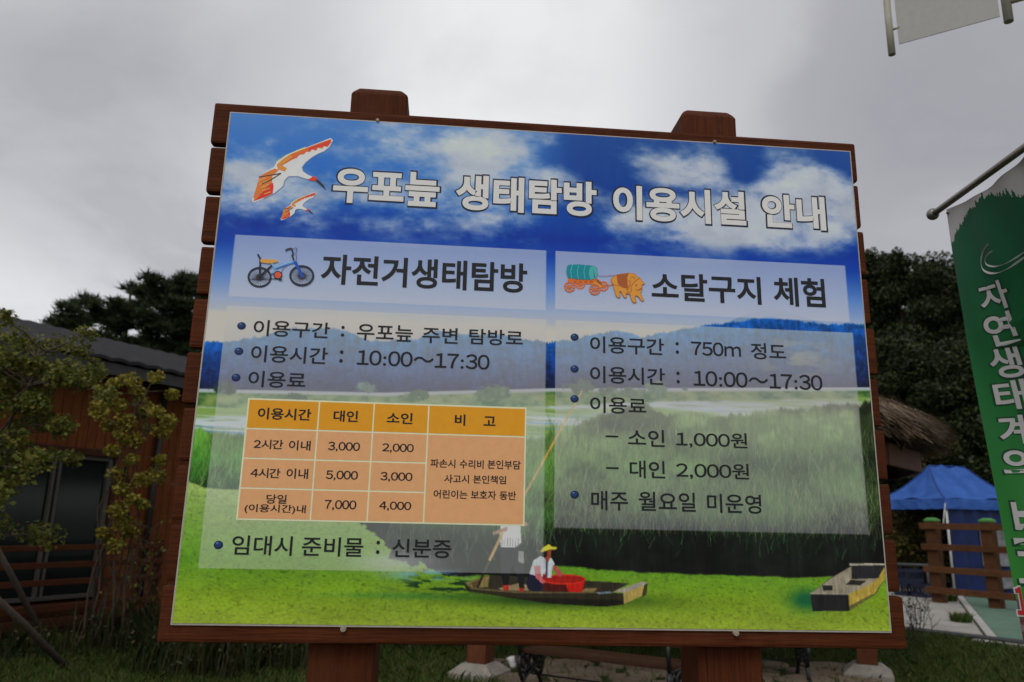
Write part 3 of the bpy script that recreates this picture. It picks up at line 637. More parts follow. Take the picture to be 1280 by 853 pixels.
# dark blue crates and pipe barrier left of the fence
m_crate = flat('crate_plastic', (0.008, 0.012, 0.035), .5)
def crate(p, rz, z, label):
    e = empty('plastic_crate', (p[0], p[1], z), rz, label=label, cat='crate', group='dark blue crates by the fence'); bm = bmesh.new()
    box(bm, -.3, .3, -.2, .2, 0, .03); 
    for sx in (-.3, .27): box(bm, sx, sx + .03, -.2, .2, .03, .09); box(bm, sx, sx + .03, -.2, .2, .25, .32)
    for sy in (-.2, .17): box(bm, -.27, .27, sy, sy + .03, .03, .09); box(bm, -.27, .27, sy, sy + .03, .25, .32)
    for x in np.linspace(-.285, .285, 6):
        for sy in (-.185, .185): box(bm, x - .015, x + .015, sy - .012, sy + .012, .09, .25)
    for y in (-.06, .06):
        for sx in (-.285, .285): box(bm, sx - .012, sx + .012, y - .015, y + .015, .09, .25)
    obj('tub', bm, m_crate, e)
ca = atD(1137, 742, 22.6); cb = atD(1157, 742, 22.4)
crate(ca, .3, 0, 'dark blue plastic crate at the bottom left of the crates beside the fence'); crate(cb, .5, 0, 'dark blue plastic crate on the ground nearest the fence post')
crate(ca + (.02, .03, 0), .36, .323, 'dark blue plastic crate lying on top of the left one')
pa, pb = atD(1108, 705, 23.6), atD(1168, 707, 23.2); bm = bmesh.new(); tube(bm, [pa, pb], .035, 8)
for f in (.15, .85): 
    p = pa + (pb - pa) * f; tube(bm, [p, (p[0], p[1], -.05)], .03, 8)
tag(obj('pipe_barrier', bm, flat('grey_pipe', (.06, .065, .07), .5)), 'low grey pipe barrier left of the fence, behind the crates', 'barrier')
# small stone blocks at the fence foot
p = atZ(1166, 747); bm = bmesh.new(); box(bm, p[0] - .13, p[0] + .13, p[1] - .12, p[1] + .12, -.01, .22, .03); tag(obj('stone_block', bm, m_kerb), 'small pale stone block at the foot of the first fence post', 'stone')
for x, y, lab in ((1186, 752, 'green tuft of grass growing at the fence corner'), (1202, 778, 'green tuft of grass growing along the kerb')):
    g = atZ(x, y); nb = 260; rr_ = .17 * np.sqrt(rng.uniform(0, 1, nb)); an_ = rng.uniform(0, 6.28, nb); Pb = np.stack([np.cos(an_) * rr_, np.sin(an_) * rr_, np.zeros(nb)], 1) + (g[0], g[1], 0); o = blades('grass_tuft', Pb, .16, .012, m_grass, .5); tag(o, lab, 'grass tuft')

# ================================================================== the information sign
sign = empty('information_sign', (0, 0.15, 0), label='large brown wooden information board with blue sky and wetland print, standing on two posts', cat='sign')
SY = -0.15                                   # sign children are built in world x, z and y shifted by the empty
def S(o): o.location.y = SY; return o
def uv(x, y):
    p = atY(x, y, 0.0); return (p[0] + 1.2) * 1000, (PB + 1.8 - p[2]) * 1000
bnd = [1.397, 1.591, 1.785, 1.979, 2.173, 2.367, 2.561, 2.755, 2.949, 3.122]
for i, (z0, z1) in enumerate(zip(bnd, bnd[1:])):
    j1, j2 = random.uniform(-.006, .006), random.uniform(-.006, .006)
    bm = bmesh.new(); box(bm, -1.250 - .002 * i + j1, 1.256 - .003 * i + j2, .010, .055, z0 + .008, z1 - .008 if i < 8 else z1, .011)
    S(obj('plank', bm, m_stain, sign))
bm = bmesh.new(); box(bm, -1.247, 1.262, .008, .058, 1.217, 1.391, .012); S(obj('bottom_rail', bm, m_stain, sign))
for x0, x1 in ((-.775, -.556), (.540, .765)):
    bm = bmesh.new(); zt = 3.262; y0, y1 = .059, .275
    rg = [[bm.verts.new(p) for p in ((x0 + i_ + c_, y0 + i_, z), (x1 - i_ - c_, y0 + i_, z), (x1 - i_, y0 + i_ + c_, z), (x1 - i_, y1 - i_ - c_, z), (x1 - i_ - c_, y1 - i_, z), (x0 + i_ + c_, y1 - i_, z), (x0 + i_, y1 - i_ - c_, z), (x0 + i_, y0 + i_ + c_, z))] for i_, c_, z in ((0, .008, -.3), (0, .008, zt - .034), (.005, .009, zt - .022), (.018, .01, zt - .004), (.023, .01, zt))]
    for a_, b_ in zip(rg, rg[1:]):
        for q in range(8): bm.faces.new((a_[q], a_[(q + 1) % 8], b_[(q + 1) % 8], b_[q]))
    bm.faces.new(rg[-1]); S(obj('post', bm, m_stain_v, sign))
bm = bmesh.new(); box(bm, -1.206, 1.206, .0015, .0075, PB - .007, PB + 1.805, .002); panel = S(obj('panel', bm, m_edge, sign))
for (x, y) in ((429, 786), (920, 791), (472, 151), (893, 176)):
    p = atY(x, y, 0); z = PB - .012 if y > 500 else PB + 1.806
    bm = bmesh.new(); bmesh.ops.create_cone(bm, cap_ends=True, segments=20, radius1=.0105 if y > 500 else .007, radius2=.009 if y > 500 else .006, depth=.012, matrix=Matrix.Translation((p[0], .0005, z)) @ Matrix.Rotation(R(90), 4, 'X'))
    tube(bm, [(p[0], -.0056, z), (p[0], -.0072, z)], .004, 10); obj('mounting_clip', bm, m_clip, panel)

# ---- the printed picture, computed point by point (sRGB tones, then turned into ink reflectance)
GW, GH, SS = 800, 600, 2
w, h = GW * SS, GH * SS
uu = (np.arange(w) + .5) / w * 2400; vv = (np.arange(h) + .5) / h * 1800; U, V_ = np.meshgrid(uu, vv)
def vnoise(sx, sy, seed):
    r_ = np.random.default_rng(seed); gx, gy = int(2400 / sx) + 3, int(1800 / sy) + 3; g = r_.random((gy, gx)).astype(np.float32)
    fx, fy = uu / sx, vv / sy; ix, iy = fx.astype(int), fy.astype(int); tx, ty = fx - ix, fy - iy; tx = tx * tx * (3 - 2 * tx); ty = (ty * ty * (3 - 2 * ty))[:, None]
    a = g[np.ix_(iy, ix)] * (1 - tx) + g[np.ix_(iy, ix + 1)] * tx; b = g[np.ix_(iy + 1, ix)] * (1 - tx) + g[np.ix_(iy + 1, ix + 1)] * tx
    return a * (1 - ty) + b * ty
def fbm(sx, sy, seed, oct_=5, gain=.55):
    s = 0; a = 1; tot = 0
    for o in range(oct_):
        if min(sx, sy) / 2 ** o < 1.6: break
        s = s + a * vnoise(sx / 2 ** o, sy / 2 ** o, seed + o); tot += a; a *= gain
    return s / tot
def sm(x, a, b): t_ = np.clip((x - a) / (b - a), 0, 1); return t_ * t_ * (3 - 2 * t_)
I3 = np.zeros((h, w, 3), np.float32)
def lay(mask, c):
    global I3
    m = np.clip(mask, 0, 1)[..., None]; c = np.asarray(c, np.float32); I3 = I3 * (1 - m) + (c if c.ndim == 3 else c[None, None]) * m
def grad(x, stops):
    xs = [s[0] for s in stops]; return np.stack([np.interp(x, xs, [s[1][k] for s in stops]) for k in range(3)], -1)
# sky
I3 = grad(vv, [(0, (66, 116, 182)), (200, (40, 100, 180)), (330, (18, 78, 165)), (430, (2, 46, 140)), (500, (8, 58, 155)), (620, (84, 124, 190)), (720, (148, 162, 188)), (800, (176, 174, 170)), (1800, (176, 174, 170))])[:, None, :].repeat(w, 1).astype(np.float32)
I3 *= (1 - .62 * sm(U, 1060, 1330) * (1 - sm(V_, 260, 430)))[..., None] * np.array((1.0, .66, .38), np.float32) + (1 - np.array((1.0, .66, .38), np.float32))
cl = fbm(460, 240, 11, 7, .6) + .75 * (fbm(150, 90, 31, 6, .62) - .5)
def blob(cu, cv, ru, rv, a): return a * np.exp(-(((U - cu) / ru) ** 2 + ((V_ - cv) / rv) ** 2))
bias = (blob(900, 60, 420, 190, .42) + blob(1020, 190, 260, 110, .22) + blob(1640, 120, 300, 110, .34) + blob(1900, 260, 420, 130, .42) + blob(2250, 190, 260, 170, .42) + blob(1500, 330, 260, 100, .22) + blob(640, 330, 280, 110, .26) + blob(60, 230, 160, 110, .22) + blob(230, 320, 200, 70, .18) + blob(2000, 390, 330, 70, .26) + blob(2300, 330, 160, 120, .26)
        + blob(1750, 540, 120, 60, .2)
        - blob(1330, 60, 90, 90, .40) - blob(1420, 170, 110, 90, .35) - blob(1960, 130, 75, 90, .50) - blob(1700, 215, 220, 35, .32) - blob(120, 40, 260, 90, .12) - blob(1300, 330, 120, 90, .25) - blob(300, 200, 200, 60, .06) - blob(2390, 60, 90, 60, .5) - blob(1180, 120, 60, 60, .12) - blob(2250, 420, 300, 50, .1) - blob(1450, 420, 260, 60, .2))
cm = sm(cl + bias, .46, 1.06) * (1 - sm(V_, 400, 520) * .9)
lay(cm * .95, np.array((186, 192, 202)) - 46 * (fbm(120, 80, 77, 6, .6)[..., None] - .35))
# low white clouds behind the left text box
lc = fbm(260, 60, 91, 6); lay(sm(V_ + 90 * (lc - .5), 742, 786) * sm(V_, 735, 775), (184, 180, 172))
# hills
mt = np.interp(uu, [0, 90, 200, 292, 444, 500, 559, 640, 727, 790, 896, 1010, 1127, 1203, 1296, 1370, 1449, 1500, 1538, 1620, 1719, 1820, 1933, 2026, 2149, 2242, 2400], [878, 872, 848, 818, 811, 822, 850, 846, 837, 806, 812, 806, 820, 828, 813, 790, 776, 780, 796, 776, 752, 735, 715, 696, 709, 714, 706])
mt = mt + 7 * (np.random.default_rng(5).random(w) - .5) * 1.0 + 8 * (np.interp(uu, np.arange(0, 2420, 14), np.random.default_rng(6).random(173)) - .5)
mb = np.interp(uu, [0, 625, 1216, 1831, 2400], [1040, 1031, 994, 970, 947])
far = np.interp(uu, [1850, 1940, 2030, 2120, 2200, 2300], [735, 690, 668, 676, 700, 735])
lay((V_ > far) & (U > 1840) & (U < 2310), (112, 140, 172))
f = (V_ - mt) / (mb - mt)
tx = fbm(26, 20, 41, 4); ty_ = fbm(9, 34, 45, 3); hi_c = grad(f, [(0, (8, 84, 170)), (.35, (10, 62, 140)), (.7, (12, 40, 100)), (1, (16, 24, 58))])
hi_c = hi_c * (.30 + .75 * tx + .65 * ty_)[..., None] * (.9 + .3 * fbm(160, 60, 46, 3))[..., None]
hi_c = hi_c * .86 + 12 * sm(fbm(12, 9, 47, 2), .55, .9)[..., None] * np.array((1, 1.4, 1.2))
cz = np.exp(-(((U - 2120) / 130) ** 2 + ((V_ - 850) / 70) ** 2)) * sm(fbm(90, 24, 52, 4), .4, .6); hi_c = hi_c * (1 - .5 * cz[..., None]) + np.array((150, 150, 105)) * .5 * cz[..., None]
lay(sm(f, -.012, .012), hi_c)
# marsh: thin water line, hedge line, pools, reeds
g = V_ - mb; lay(sm(g, 0, 4), (158, 170, 172))
hd = fbm(40, 22, 61, 4); lay(sm(g, 10 + 0 * U, 18) * 1.0, grad(hd, [(.25, (28, 70, 30)), (.5, (84, 118, 58)), (.75, (120, 140, 74))]))
for (cu, cg, ru, rv, c) in ((90, -4, 55, 34, (24, 46, 34)), (560, -14, 42, 30, (70, 108, 88)), (330, 28, 60, 30, (30, 60, 34)), (735, 18, 60, 30, (40, 74, 40)), (1010, 12, 70, 36, (52, 86, 48)), (1320, -6, 62, 38, (44, 70, 48)), (1420, 10, 44, 20, (50, 78, 54)), (1590, 2, 46, 40, (60, 92, 62)), (1500, 16, 60, 24, (62, 90, 56)), (1700, 6, 18, 12, (50, 70, 66))):
    lay(sm(.9 - ((U - cu) / ru) ** 2 - ((g - cg) / (rv * .85)) ** 2 + 2.2 * (fbm(22, 18, 67 + cu % 7, 5, .62) - .5), .1, .6), np.array(c, float) * (.45 + .55 * tx + .55 * ty_)[..., None])
gw = np.interp(uu, [0, 300, 625, 1216, 1500, 2400], [58, 62, 44, 62, 50, 34])
pool = fbm(320, 26, 71, 5); pc_ = grad(pool, [(.36, (118, 150, 72)), (.47, (150, 172, 130)), (.56, (172, 186, 196)), (.7, (186, 194, 198))])
lay(sm(g - gw + 10 * (hd - .5), 0, 10), pc_)
st = fbm(120, 8, 73, 4); lay(sm(g - gw, 4, 20) * sm(st, .55, .75) * .6, (96, 128, 60)); lay(sm(g - gw, 30, 60) * sm(fbm(200, 6, 75, 3), .62, .75) * .6, (60, 120, 190))
# reed beds
rt = np.interp(uu, [0, 120, 260, 520, 760, 1000, 1125, 1229, 1300, 1360, 1476, 1540, 1621, 1827, 2100, 2400], [1176, 1190, 1215, 1235, 1230, 1210, 1185, 1150, 1130, 1092, 1062, 1030, 1072, 1074, 1040, 1002])
rt = rt + 26 * (fbm(22, 1800, 81, 3)[0] - .5) + 12 * (np.random.default_rng(8).random(w) - .5)
rb = np.interp(uu, [0, 60, 170, 517, 620, 690, 790, 899, 1190, 1222, 1525, 1804, 2117, 2400], [1352, 1372, 1376, 1441, 1500, 1580, 1616, 1636, 1642, 1600, 1618, 1622, 1626, 1606])
f = np.clip((V_ - rt) / np.maximum(rb - rt, 1), 0, 1); stk = fbm(10, 70, 83, 4); stk2 = fbm(5, 34, 87, 3); pat = fbm(190, 110, 89, 4)
lf = grad(f, [(0, (92, 138, 52)), (.45, (58, 122, 34)), (1, (26, 60, 22))]); rtg = grad(f, [(0, (98, 126, 62)), (.35, (66, 104, 40)), (.62, (48, 78, 34)), (.76, (16, 26, 16)), (1, (13, 15, 14))])
side = sm(U, 500, 640)[..., None]; mid = sm(U, 590, 700) * (1 - sm(U, 1150, 1210)); rc = lf * (1 - side) + rtg * side
pat2 = fbm(80, 70, 90, 5, .6); rc = rc * (.58 + .34 * stk + .30 * stk2)[..., None] * (.48 + .50 * sm(pat, .33, .62) + .34 * sm(pat2, .35, .65))[..., None]
rc = rc * (1 - .55 * sm(U, 2325, 2352))[..., None]
dk = np.exp(-(((U - 2080) / 230) ** 2 + ((V_ - 1235) / 70) ** 2)) + .9 * np.exp(-(((U - 1430) / 120) ** 2 + ((V_ - 1120) / 42) ** 2)) + np.exp(-(((U - 900) / 330) ** 2 + ((V_ - 1560) / 120) ** 2)) * .8
rc = rc * (1 - .62 * np.clip(dk, 0, 1)[..., None]) + np.array((16, 18, 20)) * .3 * np.clip(dk, 0, 1)[..., None]
lay(sm(V_ - rt, -4, 8), rc)
def stroke(n_, u0, u1, v0, v1, ln0, ln1, cols, lean, seed, wd=1):
    r_ = np.random.default_rng(seed); us = r_.uniform(u0, u1, n_); vs = r_.uniform(v0, v1, n_); L = r_.uniform(ln0, ln1, n_); le = r_.normal(lean, .28, n_); cv = r_.normal(0, .25, n_)
    c = np.asarray(cols, np.float32)[r_.integers(len(cols), size=n_)] * r_.uniform(.7, 1.15, (n_, 1)); T = np.linspace(0, 1, 60)
    for t_ in T:
        x = ((us + le * L * t_ + cv * L * t_ * t_) / 2400 * w).astype(int); y = ((vs - L * t_) / 1800 * h).astype(int); ok = (x >= 0) & (x < w - wd) & (y >= 0) & (y < h)
        a = .52 * (1 - .6 * t_)
        for k in range(wd): I3[y[ok], x[ok] + k] = I3[y[ok], x[ok] + k] * (1 - a) + c[ok] * a
gr = [(112, 136, 76), (88, 120, 56), (66, 102, 42), (124, 134, 88), (96, 104, 60), (34, 60, 24), (24, 44, 20)]
stroke(2400, 1200, 2400, 1130, 1440, 24, 70, gr, .05, 1); stroke(1500, 1200, 2400, 1330, 1500, 30, 90, gr[:5], .1, 2); stroke(90, 1200, 2400, 1480, 1570, 30, 80, [(58, 120, 66), (84, 140, 80), (40, 92, 44)], .1, 3)
stroke(900, 0, 520, 1230, 1380, 26, 80, [(70, 140, 40), (104, 150, 54), (44, 100, 30), (140, 160, 90)], .05, 4); stroke(500, 1040, 1228, 1180, 1540, 30, 90, [(50, 120, 40), (84, 150, 60), (110, 140, 80)], .1, 5); stroke(130, 640, 1190, 1480, 1610, 30, 80, [(70, 74, 70), (96, 104, 90)], 0, 6)
# duckweed
dw = V_ - rb + (10 + 90 * np.exp(-((U - 690) / 170) ** 2)) * (fbm(34, 26, 101, 5, .65) - .5); fine_ = .5 * vnoise(7, 5, 103) + .3 * vnoise(4, 3.4, 104) + .2 * vnoise(22, 12, 105); soft = fbm(260, 60, 107, 4)
dc = grad(V_, [(1370, (138, 166, 86)), (1600, (88, 138, 32)), (1700, (112, 144, 30)), (1800, (134, 154, 46))]) * (.84 + .30 * fine_)[..., None] * (.90 + .20 * soft)[..., None]
dc = dc * (1 - .20 * sm(vnoise(8, 5, 109), .72, .92))[..., None]
lay(sm(dw, -3, 5), dc)
lay(blob(800, 1640, 110, 16, .9) * sm(fbm(60, 14, 111, 3), .42, .6), (96, 150, 190)); lay(blob(690, 1600, 130, 30, .5) * (V_ < 1660), (196, 190, 206)); lay(blob(860, 1672, 130, 22, 1.6) * sm(fbm(40, 9, 113, 3), .5, .58), (18, 50, 24)); lay(blob(760, 1706, 260, 9, .45), (30, 110, 60)); lay(blob(1230, 1712, 330, 24, .95), (22, 52, 16)); lay(blob(2105, 1700, 60, 34, 1.1), (16, 86, 50))

# printed boats and their two people, filled outline by outline
def poly(pts, c, jit=0.0, tex=None):
    P_ = np.array([uv(*p) for p in pts]); x, y = P_[:, 0] / 2400 * w, P_[:, 1] / 1800 * h
    x0, x1, y0, y1 = max(int(x.min()) - 1, 0), min(int(x.max()) + 2, w), max(int(y.min()) - 1, 0), min(int(y.max()) + 2, h)
    gx, gy = np.meshgrid(np.arange(x0, x1) + .5, np.arange(y0, y1) + .5); ins = np.zeros(gx.shape, bool)
    for i in range(len(x)):
        xa, ya, xb, yb = x[i - 1], y[i - 1], x[i], y[i]
        if ya == yb: continue
        ins ^= ((ya > gy) != (yb > gy)) & (gx < (xb - xa) * (gy - ya) / (yb - ya) + xa)
    sub = I3[y0:y1, x0:x1]; cc_ = np.asarray(c, np.float32) * (1 + .30 * (tx[y0:y1, x0:x1, None] - .5) + .35 * (stk2[y0:y1, x0:x1, None] - .5)); sub[ins] = cc_[ins]
def za(pts): return [(570 + x * .1953, 640 + y * .1953) for x, y in pts]
def zb(pts): return [(1000 + x * .15234, 690 + y * .15234) for x, y in pts]
def fat(a, b, wd):
    a, b = np.array(a, float), np.array(b, float); d_ = (b - a) / np.linalg.norm(b - a); s_ = np.array([-d_[1], d_[0]]) * wd / 2; return [a + s_, b + s_, b - s_, a - s_]
poly(fat((655, 620), (728, 488), 2.6), (178, 140, 66)); poly(fat((632, 660), (657, 617), 2.8), (170, 132, 66))
poly(za([(50, 455), (100, 490), (400, 515), (1000, 515), (1070, 520), (1075, 590), (950, 605), (600, 585), (200, 525), (70, 505)]), (40, 36, 24))
poly(za([(100, 512), (400, 548), (1060, 560), (1070, 592), (950, 605), (600, 585), (200, 525)]), (24, 22, 16))
poly(za([(60, 450), (215, 403), (300, 408), (830, 438), (1110, 455), (1000, 512), (400, 510), (110, 487)]), (44, 40, 30))
poly(za([(60, 450), (215, 405), (205, 478), (110, 487)]), (112, 98, 58)); poly(za([(95, 452), (150, 432), (145, 482), (112, 486)]), (80, 68, 38))
poly(za([(270, 488), (400, 455), (450, 462), (470, 505), (300, 502)]), (128, 112, 80)); poly(za([(800, 508), (830, 485), (905, 488), (880, 511)]), (126, 108, 66))
poly(za([(50, 450), (110, 484), (400, 508), (1000, 510), (1000, 520), (400, 519), (100, 494)]), (84, 74, 50))
poly(za([(1000, 510), (1190, 443), (1225, 450), (1222, 468), (1075, 515)]), (140, 134, 122)); poly(za([(1070, 518), (1205, 466), (1200, 530), (1075, 588)]), (156, 136, 70)); poly(za([(1203, 466), (1226, 455), (1218, 530), (1188, 542)]), (56, 48, 28)); poly(za([(895, 516), (985, 506), (1000, 516), (920, 524)]), (104, 124, 140))
poly(za([(447, 450), (470, 395), (520, 405), (565, 470), (545, 502), (500, 506), (460, 492)]), (22, 24, 44))
poly(za([(552, 435), (828, 425), (805, 511), (560, 505)]), (176, 26, 16)); poly(za([(552, 450), (700, 455), (720, 511), (560, 505)]), (70, 18, 14))
th_ = np.linspace(0, 2 * np.pi, 40); poly(za([(690 + 140 * math.cos(a), 430 + 33 * math.sin(a)) for a in th_]), (206, 44, 30)); poly(za([(692 + 128 * math.cos(a), 430 + 25 * math.sin(a)) for a in th_]), (150, 26, 18))
poly(za([(470, 395), (495, 310), (540, 280), (575, 296), (610, 292), (632, 330), (615, 360), (610, 420), (520, 410)]), (176, 182, 192)); poly(za([(575, 300), (590, 300), (585, 420), (570, 420)]), (70, 70, 84))
poly(za([(498, 345), (540, 340), (545, 400), (572, 450), (552, 458), (510, 420)]), (166, 84, 90)); poly(za([(618, 342), (640, 342), (688, 402), (662, 414), (628, 375)]), (160, 66, 72)); poly(za([(555, 395), (580, 400), (575, 432), (555, 430)]), (120, 30, 30))
poly(za([(565, 250), (610, 240), (608, 280), (590, 320), (565, 295)]), (134, 62, 40)); poly(za([(560, 245), (585, 243), (580, 290), (562, 290)]), (24, 18, 16)); poly(za([(540, 250), (560, 225), (595, 205), (612, 220), (646, 224), (640, 238), (600, 240), (545, 258)]), (222, 182, 50))
poly(za([(280, 225), (415, 215), (435, 300), (437, 490), (405, 490), (395, 420), (360, 330), (345, 370), (338, 472), (303, 472), (290, 400)]), (20, 20, 24)); poly(za([(285, 85), (412, 85), (418, 195), (380, 225), (288, 225), (280, 170)]), (222, 226, 226))
for q in range(7): poly(za([(292 + q * 18, 165), (297 + q * 18, 165), (297 + q * 17, 222), (291 + q * 17, 222)]), (110, 112, 116))
poly(za([(232, 128), (300, 103), (332, 93), (326, 120), (240, 147)]), (150, 104, 78)); poly(za([(428, 55), (462, 72), (455, 92), (430, 90)]), (156, 112, 86)); poly(za([(302, 470), (338, 466), (339, 500), (303, 502)]), (170, 44, 34)); poly(za([(404, 484), (431, 484), (433, 510), (404, 510)]), (150, 34, 28))
poly(za([(400, 250), (432, 250), (436, 330), (400, 320)]), (120, 120, 124))
poly(za(fat((300, 130), (215, 310), 17)), (178, 134, 66)); poly(za(fat((215, 310), (138, 482), 16)), (40, 32, 26))
poly(zb([(80, 340), (250, 210), (400, 120), (402, 100), (695, 95), (697, 115), (692, 215), (620, 340), (500, 420), (405, 480), (100, 484)]), (34, 32, 30))
poly(zb([(395, 345), (560, 270), (650, 190), (693, 115), (693, 215), (610, 340), (490, 425), (405, 480)]), (160, 138, 58)); poly(zb([(405, 482), (480, 430), (600, 345), (580, 345), (470, 405), (402, 440)]), (90, 82, 44))
poly(zb([(85, 338), (250, 215), (420, 115), (420, 220), (640, 215), (560, 270), (395, 345)]), (136, 128, 110)); poly(zb([(420, 108), (688, 106), (640, 212), (425, 222)]), (34, 34, 38)); poly(zb([(375, 266), (410, 228), (542, 235), (490, 272)]), (34, 34, 30)); poly(zb([(180, 270), (265, 270), (265, 312), (187, 316)]), (36, 34, 34)); poly(zb([(210, 262), (270, 262), (270, 273), (180, 273)]), (150, 142, 124))
poly(zb([(402, 92), (695, 92), (695, 107), (402, 110)]), (158, 152, 132)); poly(zb([(86, 343), (392, 347), (401, 482), (105, 483)]), (26, 26, 28)); poly(zb([(80, 333), (395, 340), (395, 349), (80, 343)]), (150, 144, 126))

# translucent white boxes of the print; text boxes darken downwards, vignetting put into colour
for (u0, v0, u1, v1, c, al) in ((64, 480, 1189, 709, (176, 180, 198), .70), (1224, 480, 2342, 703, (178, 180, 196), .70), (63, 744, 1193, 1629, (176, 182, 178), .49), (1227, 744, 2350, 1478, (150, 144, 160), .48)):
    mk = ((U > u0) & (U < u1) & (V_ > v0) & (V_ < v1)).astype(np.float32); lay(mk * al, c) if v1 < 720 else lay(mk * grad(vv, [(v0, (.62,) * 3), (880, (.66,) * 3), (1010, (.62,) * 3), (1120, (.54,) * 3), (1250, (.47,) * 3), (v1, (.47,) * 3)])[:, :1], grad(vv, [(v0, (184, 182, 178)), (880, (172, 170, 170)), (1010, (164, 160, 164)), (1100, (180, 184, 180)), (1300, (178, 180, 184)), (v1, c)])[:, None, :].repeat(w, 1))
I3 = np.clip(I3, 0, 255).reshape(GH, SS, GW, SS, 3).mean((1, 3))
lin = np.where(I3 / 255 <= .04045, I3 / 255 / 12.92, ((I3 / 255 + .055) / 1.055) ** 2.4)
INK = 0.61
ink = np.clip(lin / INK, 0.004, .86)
# the print is a fine sheet of coloured points
gx = np.linspace(-1.2, 1.2, GW); gz = np.linspace(PB + 1.8, PB, GH); X_, Z_ = np.meshgrid(gx, gz)
Vp = np.stack([X_, np.zeros_like(X_), Z_], -1).reshape(-1, 3); idx = np.arange(GW * GH).reshape(GH, GW)
Fq = np.stack([idx[:-1, :-1], idx[1:, :-1], idx[1:, 1:], idx[:-1, 1:]], -1).reshape(-1, 4)
me = bpy.data.meshes.new('printed_picture'); me.vertices.add(len(Vp)); me.vertices.foreach_set('co', Vp.astype(np.float32).ravel()); me.loops.add(Fq.size); me.loops.foreach_set('vertex_index', Fq.astype(np.int32).ravel())
me.polygons.add(len(Fq)); me.polygons.foreach_set('loop_start', np.arange(0, Fq.size, 4)); me.polygons.foreach_set('loop_total', np.full(len(Fq), 4)); me.update(calc_edges=True)
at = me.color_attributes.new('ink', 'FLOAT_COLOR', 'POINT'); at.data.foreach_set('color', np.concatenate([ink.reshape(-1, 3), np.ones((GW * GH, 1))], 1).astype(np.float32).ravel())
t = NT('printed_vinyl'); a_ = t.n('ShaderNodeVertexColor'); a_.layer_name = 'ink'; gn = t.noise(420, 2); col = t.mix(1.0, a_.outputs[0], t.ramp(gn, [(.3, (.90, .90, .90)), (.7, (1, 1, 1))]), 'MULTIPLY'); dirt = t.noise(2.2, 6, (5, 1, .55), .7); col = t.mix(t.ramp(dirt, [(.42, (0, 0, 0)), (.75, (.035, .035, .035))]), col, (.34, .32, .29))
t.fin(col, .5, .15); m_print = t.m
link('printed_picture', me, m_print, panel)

# ---- lettering and pictograms: flat cut shapes a fraction of a millimetre above the sheet
def P3(u, v, y): return Vector((u / 1000 - 1.2, y, PB + 1.8 - v / 1000))
_tc = {}
def glyphs(body):
    cu = bpy.data.curves.new('lettering', 'FONT'); cu.body = body; cu.resolution_u = 5; cu.fill_mode = 'FRONT'
    o = bpy.data.objects.new('lettering', cu); COL.objects.link(o); dg = bpy.context.evaluated_depsgraph_get(); me_ = bpy.data.meshes.new_from_object(o.evaluated_get(dg))
    bm = bmesh.new(); bm.from_mesh(me_); bmesh.ops.remove_doubles(bm, verts=bm.verts, dist=1e-5)
    bpy.data.objects.remove(o); bpy.data.curves.remove(cu); bpy.data.meshes.remove(me_); return bm
def fatten(bm, off):
    """move every outline point outward by off (em)"""
    if off:
        acc = {}
        for e_ in bm.edges:
            if len(e_.link_faces) != 1: continue
            f_ = e_.link_faces[0]; a_, b_ = e_.verts; d_ = (b_.co - a_.co); c_ = f_.calc_center_median(); n_ = Vector((d_.y, -d_.x, 0))
            if n_.length < 1e-9: continue
            n_.normalize()
            if n_.dot(c_ - (a_.co + b_.co) / 2) > 0: n_ = -n_
            for v in (a_, b_): acc.setdefault(v, []).append(n_)
        mv = {}
        for v, ns_ in acc.items():
            m_ = sum(ns_, Vector()); 
            if m_.length < 1e-4: continue
            m_.normalize(); k_ = min(1 / max(m_.dot(ns_[0]), .25), 1.45); mv[v] = m_ * off * k_
        for v, d_ in mv.items(): v.co += d_
    V = np.array([v.co[:2] for v in bm.verts]); bm.verts.index_update(); Fs = [tuple(v.index for v in f_.verts) for f_ in bm.faces]; bm.free(); return V, Fs
def text_mesh(body, off):
    key = (body, off)
    if key in _tc: return _tc[key]
    if any(c_ in '0123456789' for c_ in body) and not body.startswith('('):
        x = 0; VV, FF = [], []
        for c_ in body:
            fw = c_.isdigit() or c_ in 'm~'; g_ = chr(ord(c_) + 0xFEE0) if fw else c_
            V, Fs = fatten(glyphs(g_), off); lo, hi = V[:, 0].min(), V[:, 0].max(); wd = hi - lo
            adv = {',': .27, ':': .30, 'm': wd + .09, '~': wd + .08}.get(c_, .575 if c_.isdigit() else wd + .07)
            V = V.copy(); V[:, 0] += x - lo + (adv - wd) / 2; x += adv
            if c_ == ',': V[:, 1] += -.01
            FF += [tuple(i + sum(len(q_) for q_ in VV) for i in f_) for f_ in Fs]; VV.append(V)
        V, Fs = np.concatenate(VV), FF
    else: V, Fs = fatten(glyphs(body), off)
    _tc[key] = (V, Fs); return V, Fs
def letters(body, rect, y, mat, off=.006, parent=None, inset=0.0, name='lettering', place=None, shear=0):
    V, Fs = text_mesh(body, off); lo, hi = V.min(0), V.max(0); q = (V - lo) / (hi - lo); u0, v0, u1, v1 = rect; u0 += inset; v0 += inset; u1 -= inset; v1 -= inset
    pt = [place(u0 + (u1 - u0) * a, v1 - (v1 - v0) * b) if place else P3(u0 + (u1 - u0) * a, v1 - (v1 - v0) * b, y) for a, b in q]
    me_ = bpy.data.meshes.new(name); me_.from_pydata(pt, [], Fs); me_.update(); return link(name, me_, mat, panel if parent is None else parent)
